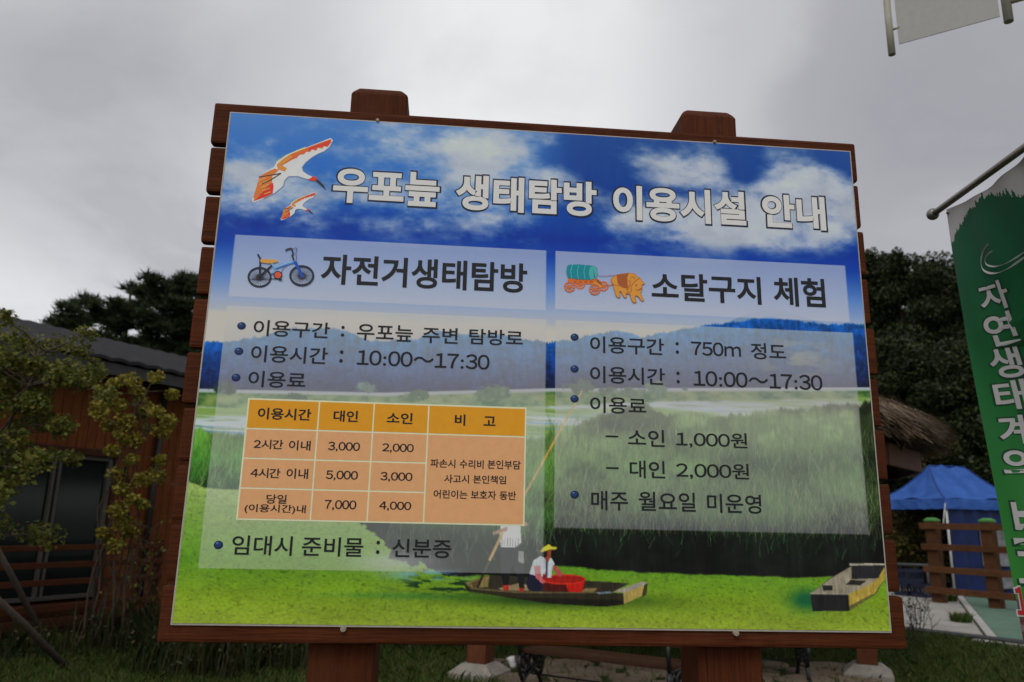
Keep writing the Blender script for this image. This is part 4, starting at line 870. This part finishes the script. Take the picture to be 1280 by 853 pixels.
def wr(body, x0, yt, x1, yb, off=.004, mat=None, y=-.0012, **k):
    a, b = uv(x0, yt), uv(x1, yb); a2, b2 = uv(x0, yt + (yb - yt) * .8), uv(x1, yt + (yb - yt) * .2); return letters(body, ((a[0] + a2[0]) / 2, a[1], (b[0] + b2[0]) / 2, b[1]), y, mat or m_black, off, **k)
for body, *r_ in (('우포늪', 414.7, 207.3, 551.5, 262.3), ('생태탐방', 567.7, 215.9, 747.7, 273.7), ('이용시설', 764.2, 229, 934, 285), ('안내', 950.5, 240.3, 1033.7, 290.8)):
    wr(body, *r_, off=.056, mat=m_navy, y=-.0010, name='title_outline'); wr(body, *r_, off=.034, mat=m_white, y=-.0015, inset=6.5, name='title_lettering')
wr('자전거생태탐방', 401.6, 317.3, 658.8, 366.8, .022); wr('소달구지', 814.3, 340, 951.2, 381.3, .022); wr('체험', 966.6, 345.8, 1031.3, 385, .022)
for a in (('이용구간', 317.2, 399.7, 412.4, 423.5), ('우포늪', 446.4, 404.6, 515.9, 428), ('주변', 527.9, 408.7, 572.2, 430.5), ('탐방로', 586.6, 410.8, 653.6, 433), (':', 426.5, 407.5, 430.5, 421), ('이용시간', 314, 431.2, 409.5, 455.8), (':', 424.6, 438, 428.8, 453.5), ('10:00~17:30', 446.4, 437.4, 612, 462.5), ('이용료', 310.7, 463.3, 381.9, 486),
          ('임대시', 290.3, 669, 365.3, 695), ('준비물', 377.6, 670.9, 454.1, 696.5), (':', 470.4, 676, 474.6, 692.7), ('신분증', 490.5, 673.2, 564, 698),
          ('이용구간', 737.6, 420, 830, 444.5), (':', 844.5, 427.7, 848.5, 442.5), ('750m', 863.9, 426.9, 926, 446.5), ('정도', 938.4, 428.6, 982.3, 450.5), ('이용시간', 737.6, 457.3, 831, 481.9), (':', 845.5, 464.6, 849.6, 479.4), ('10:00~17:30', 866.9, 463.3, 1027.8, 488.3), ('이용료', 737.6, 495.3, 807.8, 518.3),
          ('소인', 784.9, 536.4, 830.7, 558.9), ('1,000원', 845, 539, 934, 562), ('대인', 787, 575.4, 831.3, 598.6), ('2,000원', 845, 577.5, 936.3, 601), ('매주', 739, 613.3, 784.9, 638.5), ('월요일', 798.2, 614.4, 869.3, 640), ('미운영', 883.6, 617, 951.5, 642.5)):
    wr(*a, off=.010)
for x0, y0, x1, y1 in ((757, 544.4, 772.7, 547), (757.5, 584, 773.3, 586.6)): wr('-', x0, y0, x1, y1)
# price table
def quad_mesh(bm, u0, v0, u1, v1, y, mat): f_ = bm.faces.new([bm.verts.new(P3(*p, y)) for p in ((u0, v0), (u0, v1), (u1, v1), (u1, v0))]); f_.material_index = mat
bm = bmesh.new(); quad_mesh(bm, 166, 1068, 1126, 1475, -.0004, 0)
cu_ = [169, 407.5, 594.5, 783, 1123]; rv_ = [1071, 1172, 1272, 1371, 1472]; L2 = 2.6
for i in range(4):
    quad_mesh(bm, cu_[i] + L2, rv_[0] + L2, cu_[i + 1] - L2, rv_[1] - L2, -.0008, 1)
    if i < 3:
        for j in range(1, 4): quad_mesh(bm, cu_[i] + L2, rv_[j] + L2, cu_[i + 1] - L2, rv_[j + 1] - L2, -.0008, 2)
quad_mesh(bm, cu_[3] + L2, rv_[1] + L2, cu_[4] - L2, rv_[4] - L2, -.0008, 2)
obj('price_table', bm, [pcol('table_line', 214, 190, 150), pcol('table_head', 202, 124, 20), pcol('table_cell', 184, 134, 92)], panel)
for a in (('이용시간', 322.5, 509.5, 389, 526.3), ('대인', 417.1, 512.9, 447.4, 528.2), ('소인', 483.5, 515.5, 515.8, 530.5), ('비', 568.6, 517.9, 581.6, 532.5), ('고', 604.5, 520.5, 619.4, 532.8)): wr(*a, off=.022, y=-.0014)
for a in (('2시간', 317.3, 549.2, 354.1, 562.1), ('이내', 361.3, 550.4, 388.2, 563.7), ('4시간', 313.5, 585, 350.4, 598.2), ('이내', 358.3, 585.6, 385.2, 599), ('당일', 333.2, 618.1, 358.3, 630.2), ('(이용시간)내', 305.9, 629.9, 382.2, 643.4),
          ('3,000', 410.1, 552.2, 450, 565.7), ('5,000', 407.5, 588, 447.4, 601.6), ('7,000', 405.9, 624.9, 445.4, 638.8), ('2,000', 477.9, 554.2, 517.2, 567.1), ('3,000', 475.5, 590, 515.6, 603.2), ('4,000', 474, 626.7, 514, 639.5),
          ('파손시', 538.1, 573.7, 569.2, 585.3), ('수리비', 574.6, 574.5, 604.5, 586.5), ('본인부담', 609.5, 574.9, 650.7, 587.3), ('사고시', 555.3, 593.2, 586.2, 604.6), ('본인책임', 591.5, 594, 632.4, 605.6), ('어린이는', 542.1, 612.2, 584.2, 624.1), ('보호자', 588.6, 613, 620, 625), ('동반', 624.4, 614, 645, 625.5)): wr(*a, off=.016, y=-.0014)
# shaded round bullets
bmat = [pcol('bullet_dark', 14, 26, 60), pcol('bullet_blue', 24, 46, 86), pcol('bullet_shine', 66, 90, 134)]
for x, y in ((302, 407.6), (298.7, 439.4), (295.1, 472.2), (273.1, 681.4), (718.2, 421.7), (718.2, 461.4), (718.2, 498.8), (718.3, 618.6)):
    u, v = uv(x, y); bm = bmesh.new()
    for k, (du, dv, ru, rv__) in enumerate(((0, 0, 15, 13.5), (-1.5, -2.5, 10.5, 9), (-4, -6, 4.5, 3))):
        f_ = bm.faces.new([bm.verts.new(P3(u + du + ru * math.cos(-a), v + dv + rv__ * math.sin(-a), -.0008 - .0003 * k)) for a in np.linspace(0, 2 * math.pi, 24, endpoint=False)][::-1]); f_.material_index = k
    obj('bullet', bm, bmat, panel)
# pictograms: helper working in a zoomed crop of the survey photo
class Pic:
    def __init__(s, ox, oy, k): s.o = (ox, oy, k); s.bm = bmesh.new(); s.mats = []; s.y = -.0006; s.mi = {}
    def q(s, p): return P3(*uv(s.o[0] + p[0] * s.o[2], s.o[1] + p[1] * s.o[2]), s.y)
    def m(s, c):
        if c not in s.mi: s.mi[c] = len(s.mats); s.mats.append(pcol('ink_%02x%02x%02x' % c, *c))
        return s.mi[c]
    def fill(s, pts, c, step=True):
        vs = [s.bm.verts.new(s.q(p)) for p in pts]; es = [s.bm.edges.new((vs[i - 1], vs[i])) for i in range(len(vs))]
        r_ = bmesh.ops.triangle_fill(s.bm, use_beauty=True, edges=es); mi = s.m(c)
        for f_ in r_['geom']:
            if isinstance(f_, bmesh.types.BMFace): f_.material_index = mi
        s.y -= .00005
    def line(s, pts, wd, c):
        pts = [np.array(p, float) for p in pts]
        for a, b in zip(pts, pts[1:]):
            f_ = s.bm.faces.new([s.bm.verts.new(s.q(p)) for p in fat(a, b, wd)]); f_.material_index = s.m(c); s.y -= .000004
        s.y -= .00003
    def ring(s, c0, rx, ry, wd, c, n=40):
        A_ = np.linspace(0, 2 * np.pi, n, endpoint=False); a = [s.bm.verts.new(s.q((c0[0] + rx * math.cos(t_), c0[1] + ry * math.sin(t_)))) for t_ in A_]; b = [s.bm.verts.new(s.q((c0[0] + (rx - wd) * math.cos(t_), c0[1] + (ry - wd) * math.sin(t_)))) for t_ in A_]
        for i in range(n): f_ = s.bm.faces.new((a[i], a[(i + 1) % n], b[(i + 1) % n], b[i])); f_.material_index = s.m(c)
        s.y -= .00004
    def disc(s, c0, rx, ry, c, n=28): s.fill([(c0[0] + rx * math.cos(t_), c0[1] + ry * math.sin(t_)) for t_ in np.linspace(0, 2 * np.pi, n, endpoint=False)], c)
    def done(s, name):
        return obj(name, s.bm, s.mats, panel)
body_ = [(755, 90), (762, 110), (735, 160), (690, 195), (640, 215), (590, 245), (540, 285), (510, 325), (520, 360), (555, 385), (600, 405), (592, 428), (540, 420), (475, 400), (400, 400), (370, 430), (355, 480), (290, 535), (200, 580), (110, 615), (97, 590), (130, 510), (150, 420), (205, 365), (280, 322), (298, 285), (380, 230), (470, 190), (600, 140), (740, 85)]
wing1 = [(750, 92), (748, 120), (720, 158), (690, 152), (675, 172), (640, 165), (625, 188), (590, 178), (575, 200), (545, 196), (525, 218), (490, 222), (465, 248), (430, 262), (380, 290), (345, 308), (385, 332), (368, 360), (312, 340), (302, 302), (350, 262), (420, 215), (560, 160), (690, 112)]
wing2 = [(282, 335), (322, 345), (268, 392), (262, 450), (276, 482), (268, 540), (200, 575), (150, 582), (108, 605), (120, 570), (105, 580), (132, 500), (150, 430), (168, 395), (205, 372)]
wing3 = [(225, 480), (270, 450), (276, 485), (268, 538), (180, 578), (120, 600), (170, 545)]
outl = [(762, 110), (735, 160), (690, 195), (640, 215), (590, 245), (540, 285), (510, 325), (520, 360)]
def bird(tf, name):
    p = Pic(300, 160, .1524); T = lambda L_q: [tf(*q_) for q_ in L_q]; k = abs(tf(1, 0)[0] - tf(0, 0)[0])
    p.fill(T(body_), (206, 207, 214)); p.line(T(outl), 7 * k, (96, 116, 150)); p.line(T([(592, 428), (540, 420), (475, 400), (400, 400), (370, 430), (355, 480), (290, 535), (200, 580)]), 7 * k, (96, 116, 150))
    p.line(T([(300, 285), (380, 230), (470, 190), (540, 163)]), 13 * k, (226, 206, 130)); p.fill(T(wing1), (212, 82, 34)); p.fill(T([(700, 118), (742, 98), (738, 125), (712, 150), (640, 160), (560, 190), (560, 170)]), (186, 44, 30)); p.fill(T([(310, 300), (350, 268), (420, 225), (430, 240), (370, 285), (330, 305), (385, 332), (368, 358), (318, 338)]), (228, 120, 40))
    p.fill(T(wing2), (218, 98, 36)); p.fill(T(wing3), (186, 40, 26)); 
    for q_ in range(5): p.line(T([(150 + q_ * 12, 440 + q_ * 26), (215 + q_ * 10, 405 + q_ * 30)]), 6 * k, (234, 150, 70))
    p.line(T([(155, 405), (240, 392), (338, 373), (250, 430), (180, 462)]), 8 * k, (44, 40, 44)); p.fill(T([(556, 428), (598, 400), (622, 402), (636, 420), (626, 438), (590, 436)]), (196, 48, 30)); p.fill(T([(622, 420), (640, 428), (682, 466), (710, 516), (672, 482), (626, 440)]), (34, 34, 40)); p.done(name)
bird(lambda x, y: (x, y), 'ibis_picture'); bird(lambda x, y: (.44 * (x - 97) + 333, .44 * (y - 90) + 530), 'ibis_picture')
p = Pic(300, 290, .1094); dkc = (30, 32, 44)
for c0, rx, ry in (((225, 520), 138, 118), ((707, 503), 142, 120)):
    for q_ in range(30):
        a = 2 * math.pi * q_ / 30; p.line([c0, (c0[0] + (rx - 12) * math.cos(a), c0[1] + (ry - 12) * math.sin(a))], 4.5, (60, 60, 70))
    p.disc(c0, 44, 38, (52, 50, 56)); p.disc(c0, 26, 22, (26, 26, 30)); p.ring(c0, rx, ry, 22, dkc)
p.line([(115, 542), (300, 540), (440, 538)], 9, dkc); p.line([(360, 490), (440, 480)], 8, dkc); p.line([(375, 378), (228, 515)], 22, dkc); p.line([(205, 258), (234, 312), (228, 520)], 20, dkc)
p.line([(365, 360), (385, 400), (405, 445), (430, 470)], 20, (96, 140, 196)); p.line([(390, 418), (500, 378), (625, 342)], 32, (70, 116, 180)); p.line([(395, 410), (510, 368), (600, 340)], 9, (140, 176, 214)); p.line([(360, 470), (420, 462)], 16, (96, 140, 196)); p.line([(470, 470), (500, 410), (540, 378)], 8, (70, 90, 130))
p.line([(630, 340), (710, 505)], 34, (22, 66, 150)); p.disc((712, 505), 20, 18, (22, 66, 150)); p.line([(520, 216), (555, 198), (592, 192), (612, 260), (596, 266), (618, 330)], 19, (40, 42, 58)); p.line([(608, 200), (630, 186), (652, 192), (650, 215), (638, 240), (648, 300), (642, 330)], 6, (60, 60, 90))
p.fill([(232, 322), (260, 314), (420, 322), (438, 338), (420, 352), (330, 366), (240, 352)], (232, 132, 56)); p.disc((435, 497), 50, 48, dkc); p.disc((435, 497), 38, 36, (206, 74, 44)); p.line([(450, 530), (462, 550)], 14, dkc); p.line([(445, 552), (485, 552)], 14, dkc); p.done('bicycle_picture')
p = Pic(690, 310, .1094); br_ = (178, 92, 44)
def wheel(c0, rx, ry):
    for q_ in range(8):
        a = math.pi * q_ / 4 + .2; p.line([c0, (c0[0] + rx * math.cos(a), c0[1] + ry * math.sin(a))], 12, br_)
    p.ring(c0, rx, ry, 15, br_); p.disc(c0, 14, 14, br_)
wheel((322, 425), 58, 50); wheel((587, 440), 60, 58); p.fill([(180, 350), (440, 368), (515, 350), (572, 400), (578, 446), (545, 456), (480, 420), (260, 408), (180, 398)], (186, 92, 36)); p.fill([(500, 362), (530, 366), (572, 408), (570, 430), (520, 400)], (126, 74, 30)); p.fill([(470, 395), (495, 392), (572, 440), (545, 458)], (206, 130, 40))
for q_ in range(4): p.fill([(245 + q_ * 62, 376), (280 + q_ * 62, 378), (280 + q_ * 62, 400), (245 + q_ * 62, 398)], (160, 74, 28))
wheel((200, 447), 64, 62); wheel((487, 478), 66, 62)
p.fill([(185, 196), (300, 190), (480, 208), (513, 230), (522, 300), (507, 350), (440, 368), (280, 360), (180, 345), (163, 280), (170, 222)], (10, 112, 124)); p.fill([(430, 225), (470, 208), (505, 225), (520, 290), (505, 348), (440, 366), (420, 300)], (62, 142, 140)); p.fill([(470, 230), (492, 340), (478, 350)], (10, 96, 108))
for x in (215, 290, 365): p.line([(x + 18, 196), (x - 2, 260), (x, 300), (x + 10, 358)], 6, (74, 160, 164))
p.line([(525, 322), (600, 324), (735, 314)], 6, (132, 92, 100)); p.line([(620, 418), (655, 430), (695, 412)], 13, (178, 110, 66)); oc = (196, 124, 48); ol = (150, 86, 38)
ox = [(680, 352), (740, 310), (870, 290), (940, 298), (975, 335), (1005, 345), (1030, 385), (1057, 410), (1025, 425), (1026, 470), (1010, 520), (1030, 570), (1050, 605), (1025, 611), (985, 562), (965, 545), (945, 560), (962, 625), (925, 630), (900, 580), (890, 532), (840, 522), (850, 570), (825, 574), (787, 505), (768, 495), (778, 568), (750, 571), (725, 540), (715, 490), (700, 460), (704, 425), (682, 400), (670, 372)]
p.fill(ox, oc); p.line(ox + ox[:1], 6, ol); p.fill([(735, 312), (875, 292), (858, 340), (866, 470), (800, 457), (755, 420), (740, 360)], (138, 72, 34)); p.line([(690, 430), (800, 438), (900, 440)], 5, ol); p.line([(875, 370), (896, 400), (870, 470), (850, 480), (868, 515), (898, 508), (905, 480), (900, 440), (950, 380), (1000, 350)], 9, ol); p.line([(900, 360), (910, 335), (935, 335), (950, 365)], 6, ol); p.fill([(945, 480), (985, 480), (1026, 455), (1026, 475), (985, 493)], (150, 74, 34)); p.disc((960, 430), 9, 10, (120, 66, 40)); p.done('ox_cart_picture')

# ================================================================== green cloth banner on its pole
m_steel = flat('brushed_steel', (.20, .185, .165), .4, .5, metal=.7); m_ivory = flat('ivory_paint', (0.42, 0.40, 0.33), .45, var=.06)
lp = [(1183, 262, 4.0), (1195, 345, 4.0), (1207, 420, 4.0), (1235, 565, 4.0), (1270, 745, 4.0), (1281, 810, 4.0), (1296, 900, 4.0)]
LP_ = np.array([atD(*q_) for q_ in lp]); tv = np.array([0, .132, .25, .48, .77, .87, 1.0])
vps = np.interp(np.linspace(0, 1, 50), [0, .14, .25, .4, .52, 1], [640, 420, 120, -700, -1500, -1700])
def bdir(tq):
    x = np.interp(tq, np.linspace(0, 1, 50), vps); d_ = -ray(x, 650); d_[2] = 0; return d_ / np.linalg.norm(d_)
BW = .62
def bsurf(a, tq, off=0.0):
    p_ = np.array([np.interp(tq, tv, LP_[:, k]) for k in range(3)]); d_ = bdir(tq); nn = np.cross(d_, (0, 0, 1)); nn = nn if nn @ (CP - p_) > 0 else -nn
    bulge = .03 * math.sin(a / BW * math.pi) * math.sin(tq * math.pi) + .012 * math.sin(a * 14 + tq * 5) * tq + .007 * math.sin(a * 31 - tq * 9 + 1) * math.sin(tq * 7 + a * 3)
    sag = -.035 * math.sin(min(a / BW, 1) * math.pi) * max(0, 1 - tq * 5)
    return p_ + d_ * a + nn * (bulge + off) + np.array([0, 0, sag])
top_l = LP_[0]; tip = atD(1166, 268, 4.03); adir = bdir(0.0); arm_end = tip + adir * .86 + np.array([0, 0, .0])
bp = empty('banner_pole', (arm_end[0], arm_end[1], 0), label='steel banner arm with rounded end cap above the green banner', cat='banner pole'); bl_ = Vector((arm_end[0], arm_end[1], 0))
bm = bmesh.new(); tube(bm, [Vector(tip) - bl_, Vector(arm_end) - bl_], .0155, 14); obj('arm', bm, m_steel, bp)
bm = bmesh.new(); bmesh.ops.create_uvsphere(bm, u_segments=18, v_segments=12, radius=.029, matrix=Matrix.Translation(Vector(tip) - bl_)); obj('end_cap', bm, m_steel, bp, smooth=True)
bm = bmesh.new(); tube(bm, [(0, 0, -.05), (0, 0, arm_end[2] + .35)], .038, 16); obj('upright', bm, m_steel, bp)
bm = bmesh.new(); tube(bm, [Vector((arm_end[0], arm_end[1], .9)) - bl_, Vector((bsurf(BW, 1.0)[0], bsurf(BW, 1.0)[1], .9)) - bl_], .012, 10); obj('lower_arm', bm, m_steel, bp)
def prj(p_):
    L_q = RM.T @ (np.asarray(p_) - CP); return np.array([640 + F * L_q[0] / L_q[1], 426.5 - F * L_q[2] / L_q[1]])
def binv(x, y):
    """survey row and column -> position on the cloth"""
    a, tq = .2, np.interp(y, [q_[1] for q_ in lp], tv)
    for _ in range(30):
        r_ = prj(bsurf(a, tq)) - (x, y); J = np.stack([(prj(bsurf(a + 1e-4, tq)) - prj(bsurf(a, tq))) / 1e-4, (prj(bsurf(a, tq + 1e-4)) - prj(bsurf(a, tq))) / 1e-4], 1)
        d_ = np.linalg.solve(J, r_); a -= np.clip(d_[0], -.1, .1) * .8; tq -= np.clip(d_[1], -.05, .05) * .8; a = min(max(a, -.2), 1.2); tq = min(max(tq, 0), 1.1)
    return a, tq
# cloth: white ground, brushed green print with a ragged upper edge, photo strip below
rb_ = np.random.default_rng(3); rag = np.interp(np.linspace(0, BW, 240), np.linspace(0, BW, 60), rb_.random(60)); na, nb2 = 150, 620
bm = bmesh.new(); tl = np.linspace(0, 1, nb2 + 1); al_ = np.linspace(0, BW, na + 1); gv = [[None] * (na + 1) for _ in tl]
frames = [(bsurf(0, tq), bsurf(BW, tq)) for tq in tl]
Vb = np.array([[bsurf(a, tq) for a in al_] for tq in tl]); bm.free()
ii = np.arange((nb2 + 1) * (na + 1)).reshape(nb2 + 1, na + 1); Fb = np.stack([ii[:-1, :-1], ii[1:, :-1], ii[1:, 1:], ii[:-1, 1:]], -1).reshape(-1, 4)
me = rawmesh('cloth', Vb.reshape(-1, 3), Fb)
tcn, acn = np.meshgrid((tl[:-1] + tl[1:]) / 2, (al_[:-1] + al_[1:]) / 2, indexing='ij')
be = np.array([binv(*q_) for q_ in ((1189, 303), (1196, 291), (1204, 277), (1208, 265), (1218, 258), (1227, 244), (1238, 242), (1252, 244), (1264, 240), (1278, 245))]); be = be[np.argsort(be[:, 0])]
edge = np.interp(acn, be[:, 0], be[:, 1]) + .010 * (np.interp(acn + tcn * .5, np.linspace(0, 1.3, 260), rb_.random(260)) - .5) + .012 * (np.interp(acn, np.linspace(0, BW, 90), rb_.random(90)) - .5)
mi = np.where(tcn < edge, 0, 1); mi = np.where(tcn > .775 + .008 * np.sin(acn * 40), 2, mi); me.polygons.foreach_set('material_index', mi.astype(np.int32).ravel())
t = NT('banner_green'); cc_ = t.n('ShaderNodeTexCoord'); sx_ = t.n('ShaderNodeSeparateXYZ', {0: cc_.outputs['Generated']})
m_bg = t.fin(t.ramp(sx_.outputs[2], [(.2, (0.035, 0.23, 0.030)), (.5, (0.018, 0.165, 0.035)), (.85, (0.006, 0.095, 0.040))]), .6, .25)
t = NT('banner_photo'); nz = t.noise(9, 5); m_bph = t.fin(t.ramp(nz, [(.3, (0.02, .035, .02)), (.45, (.09, .10, .07)), (.55, (.12, .02, .025)), (.7, (.30, .28, .27))]), .6, .25)
ban = empty('cloth_banner', tuple(LP_[0]), label='green cloth banner with white vertical lettering hanging at the right edge', cat='banner')
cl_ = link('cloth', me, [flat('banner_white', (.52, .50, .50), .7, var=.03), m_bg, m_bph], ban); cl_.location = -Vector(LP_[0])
for p_ in me.polygons: p_.use_smooth = True
def bl(body, rect, mat, off, lift):
    f_ = lambda u, v: Vector(bsurf(u, v, lift))
    o = letters(body, rect, 0, mat, off, parent=ban, place=f_); o.location = -Vector(LP_[0]); return o
m_bw = flat('banner_letter', (.50, .49, .49), .65, var=.03); m_bsh = flat('banner_letter_edge', (0.008, .055, .02), .65); m_red = flat('banner_red', (.40, .012, .018), .6)
def chain_letters(rows):
    for body, xl_, xr_, yt, yb in rows:
        (a0, t0), (a1, t1) = binv(xl_, (yt + yb) / 2), binv(xr_, (yt + yb) / 2); xm = (xl_ + xr_) / 2; tt0, tt1 = binv(xm, yt)[1], binv(xm, yb)[1]
        bl(body, (a0 - .009, tt0 - .004, a1 + .009, tt1 + .004), m_bsh, .03, .0016); bl(body, (a0, tt0, a1, tt1), m_bw, .022, .0030)
chain_letters((('자', 1224, 1262, 352, 389), ('연', 1231, 1271, 391, 433), ('생', 1237, 1278, 433, 473), ('태', 1243, 1285, 475, 514), ('계', 1248, 1292, 518, 557), ('의', 1253, 1297, 560, 600), ('보', 1263, 1308, 628, 681), ('고', 1271, 1316, 690, 730)))
for mt_, off_, lf_, dx in ((m_bw, .06, .0018, 2), (m_red, .03, .0032, 0)):
    a0, t0 = binv(1270 - dx, 752); a1, t1 = binv(1298 + dx, 752); tt0, tt1 = binv(1284, 734 - dx)[1], binv(1284, 770 + dx)[1]; bl('10', (a0, tt0, a1, tt1), mt_, off_, lf_)
for grom in ((.012, .008),):
    q_ = bsurf(*grom, .002); bm = bmesh.new(); bmesh.ops.create_uvsphere(bm, u_segments=10, v_segments=8, radius=.008, matrix=Matrix.Translation(Vector(q_) - Vector(LP_[0]))); obj('grommet', bm, m_steel, ban)
# white brushed loop printed above the lettering
loop = [(1236, 305), (1229, 314), (1226, 326), (1228, 337), (1236, 342), (1248, 342), (1260, 337), (1272, 328), (1282, 321), (1294, 312)]
loop2 = [(1241, 314), (1234, 319), (1231, 326), (1234, 332), (1244, 334), (1256, 331), (1268, 324), (1278, 317), (1290, 309)]
for lpp, wd in ((loop, .0095), (loop2, .007)):
    pl = np.array([binv(*q_) for q_ in lpp])
    tt = np.linspace(0, len(pl) - 1, 60); sa = np.interp(tt, range(len(pl)), pl[:, 0]); sv = np.interp(tt, range(len(pl)), pl[:, 1])
    ker = np.ones(7) / 7; sa[3:-3] = np.convolve(sa, ker, 'valid'); sv[3:-3] = np.convolve(sv, ker, 'valid')
    bm = bmesh.new(); prev = None
    P_ = np.array([bsurf(a, v, .0025) for a, v in zip(sa, sv)])
    for i in range(60):
        d_ = P_[min(i + 1, 59)] - P_[max(i - 1, 0)]; d_ /= np.linalg.norm(d_); nrm = CP - P_[i]; nrm /= np.linalg.norm(nrm); s_ = np.cross(d_, nrm); s_ /= np.linalg.norm(s_); k_ = wd * (.6 + .4 * math.sin(i * .3)) / 2
        cur = [bm.verts.new(P_[i] + s_ * k_), bm.verts.new(P_[i] - s_ * k_)]
        if prev: bm.faces.new((prev[0], cur[0], cur[1], prev[1]))
        prev = cur
    o = obj('brush_loop', bm, m_bw, ban); o.location = -Vector(LP_[0])

# ================================================================== lamp post with a small framed flag, top right
FD = 5.0
bA, bB = atD(1124, 59, FD), atD(1250, 21, FD); fx = (bB - bA); fx[2] = 0; fw = np.linalg.norm(fx); fx /= fw; fz0 = (bA[2] + bB[2]) / 2
pole_at = bB + fx * .42; lampp = empty('lamp_post', (pole_at[0], pole_at[1], 0), math.atan2(fx[1], fx[0]), label='ivory lamp post with a curved pipe frame holding a small flag, top right corner', cat='lamp post')
ox_ = -(.42 + fw)              # local x of the flag's left lower corner
zl = fz0 + .01; FH = 1.15
bm = bmesh.new(); xl = ox_ - .045; xr = ox_ + fw + .04
arc = [(xl, 0, zl - .10)] + [(xl, 0, zl + .1), (xl, 0, zl + .32)] + [(xl + .14 * (1 - math.cos(a)), 0, zl + .34 + .2 * math.sin(a)) for a in np.linspace(.1, math.pi / 2, 7)] + [(xr, 0, zl + .54 + .0)]
arc = [(xl, 0, zl - .06), (xl, 0, zl + .22)] + [(xl + .16 * (1 - math.cos(a)), 0, zl + .24 + .75 * math.sin(a)) for a in np.linspace(.08, math.pi / 2, 9)] + [(xr, 0, zl + 1.03)]
tube(bm, arc, .022, 14); obj('curved_pipe', bm, m_ivory, lampp, smooth=False)
bm = bmesh.new(); tube(bm, [(xr, 0, zl - .05), (xr, 0, zl + 1.06)], .026, 14); tube(bm, [(xr + .02, 0, zl + .085), (0, 0, zl + .085)], .02, 12); tube(bm, [(xr + .02, 0, zl + .95), (0, 0, zl + .95)], .02, 12)
for z in (.12, .72): tube(bm, [(xl + .015, 0, zl + z), (ox_ + .012, 0, zl + z)], .009, 8)
obj('bracket', bm, m_ivory, lampp)
bm = bmesh.new(); tube(bm, [(0, 0, -.05), (0, 0, 2), (0, 0, 6.2)], [.085, .07, .055], 18); obj('shaft', bm, m_ivory, lampp)
bm = bmesh.new(); bmesh.ops.create_cone(bm, cap_ends=True, segments=24, radius1=.13, radius2=.22, depth=.34, matrix=Matrix.Translation((0, 0, 6.37))); obj('lantern', bm, flat('lantern_glass', (.5, .5, .48), .3), lampp)
bm = bmesh.new(); na = 16; pr_ = [(ox_, zl), (ox_ + fw, zl), (ox_ + fw, zl + .96)] + [(ox_ + .13 * (1 - math.cos(a)), zl + .24 + .70 * math.sin(a)) for a in np.linspace(math.pi / 2, .08, 9)]
fr = [bm.verts.new((x, -.003, z)) for x, z in pr_]; bk = [bm.verts.new((x, .003, z)) for x, z in pr_]; bm.faces.new(fr); bm.faces.new(bk[::-1])
for i in range(len(pr_)): bm.faces.new((fr[i - 1], bk[i - 1], bk[i], fr[i]))
fl = obj('flag_sheet', bm, flat('flag_sheet_grey', (.36, .355, .34), .6, var=.04)); fl.location = (pole_at[0], pole_at[1], 0); fl.rotation_euler = (0, 0, math.atan2(fx[1], fx[0]))
tag(fl, 'plain pale grey flag sheet held in the curved pipe frame at the top right', 'flag')
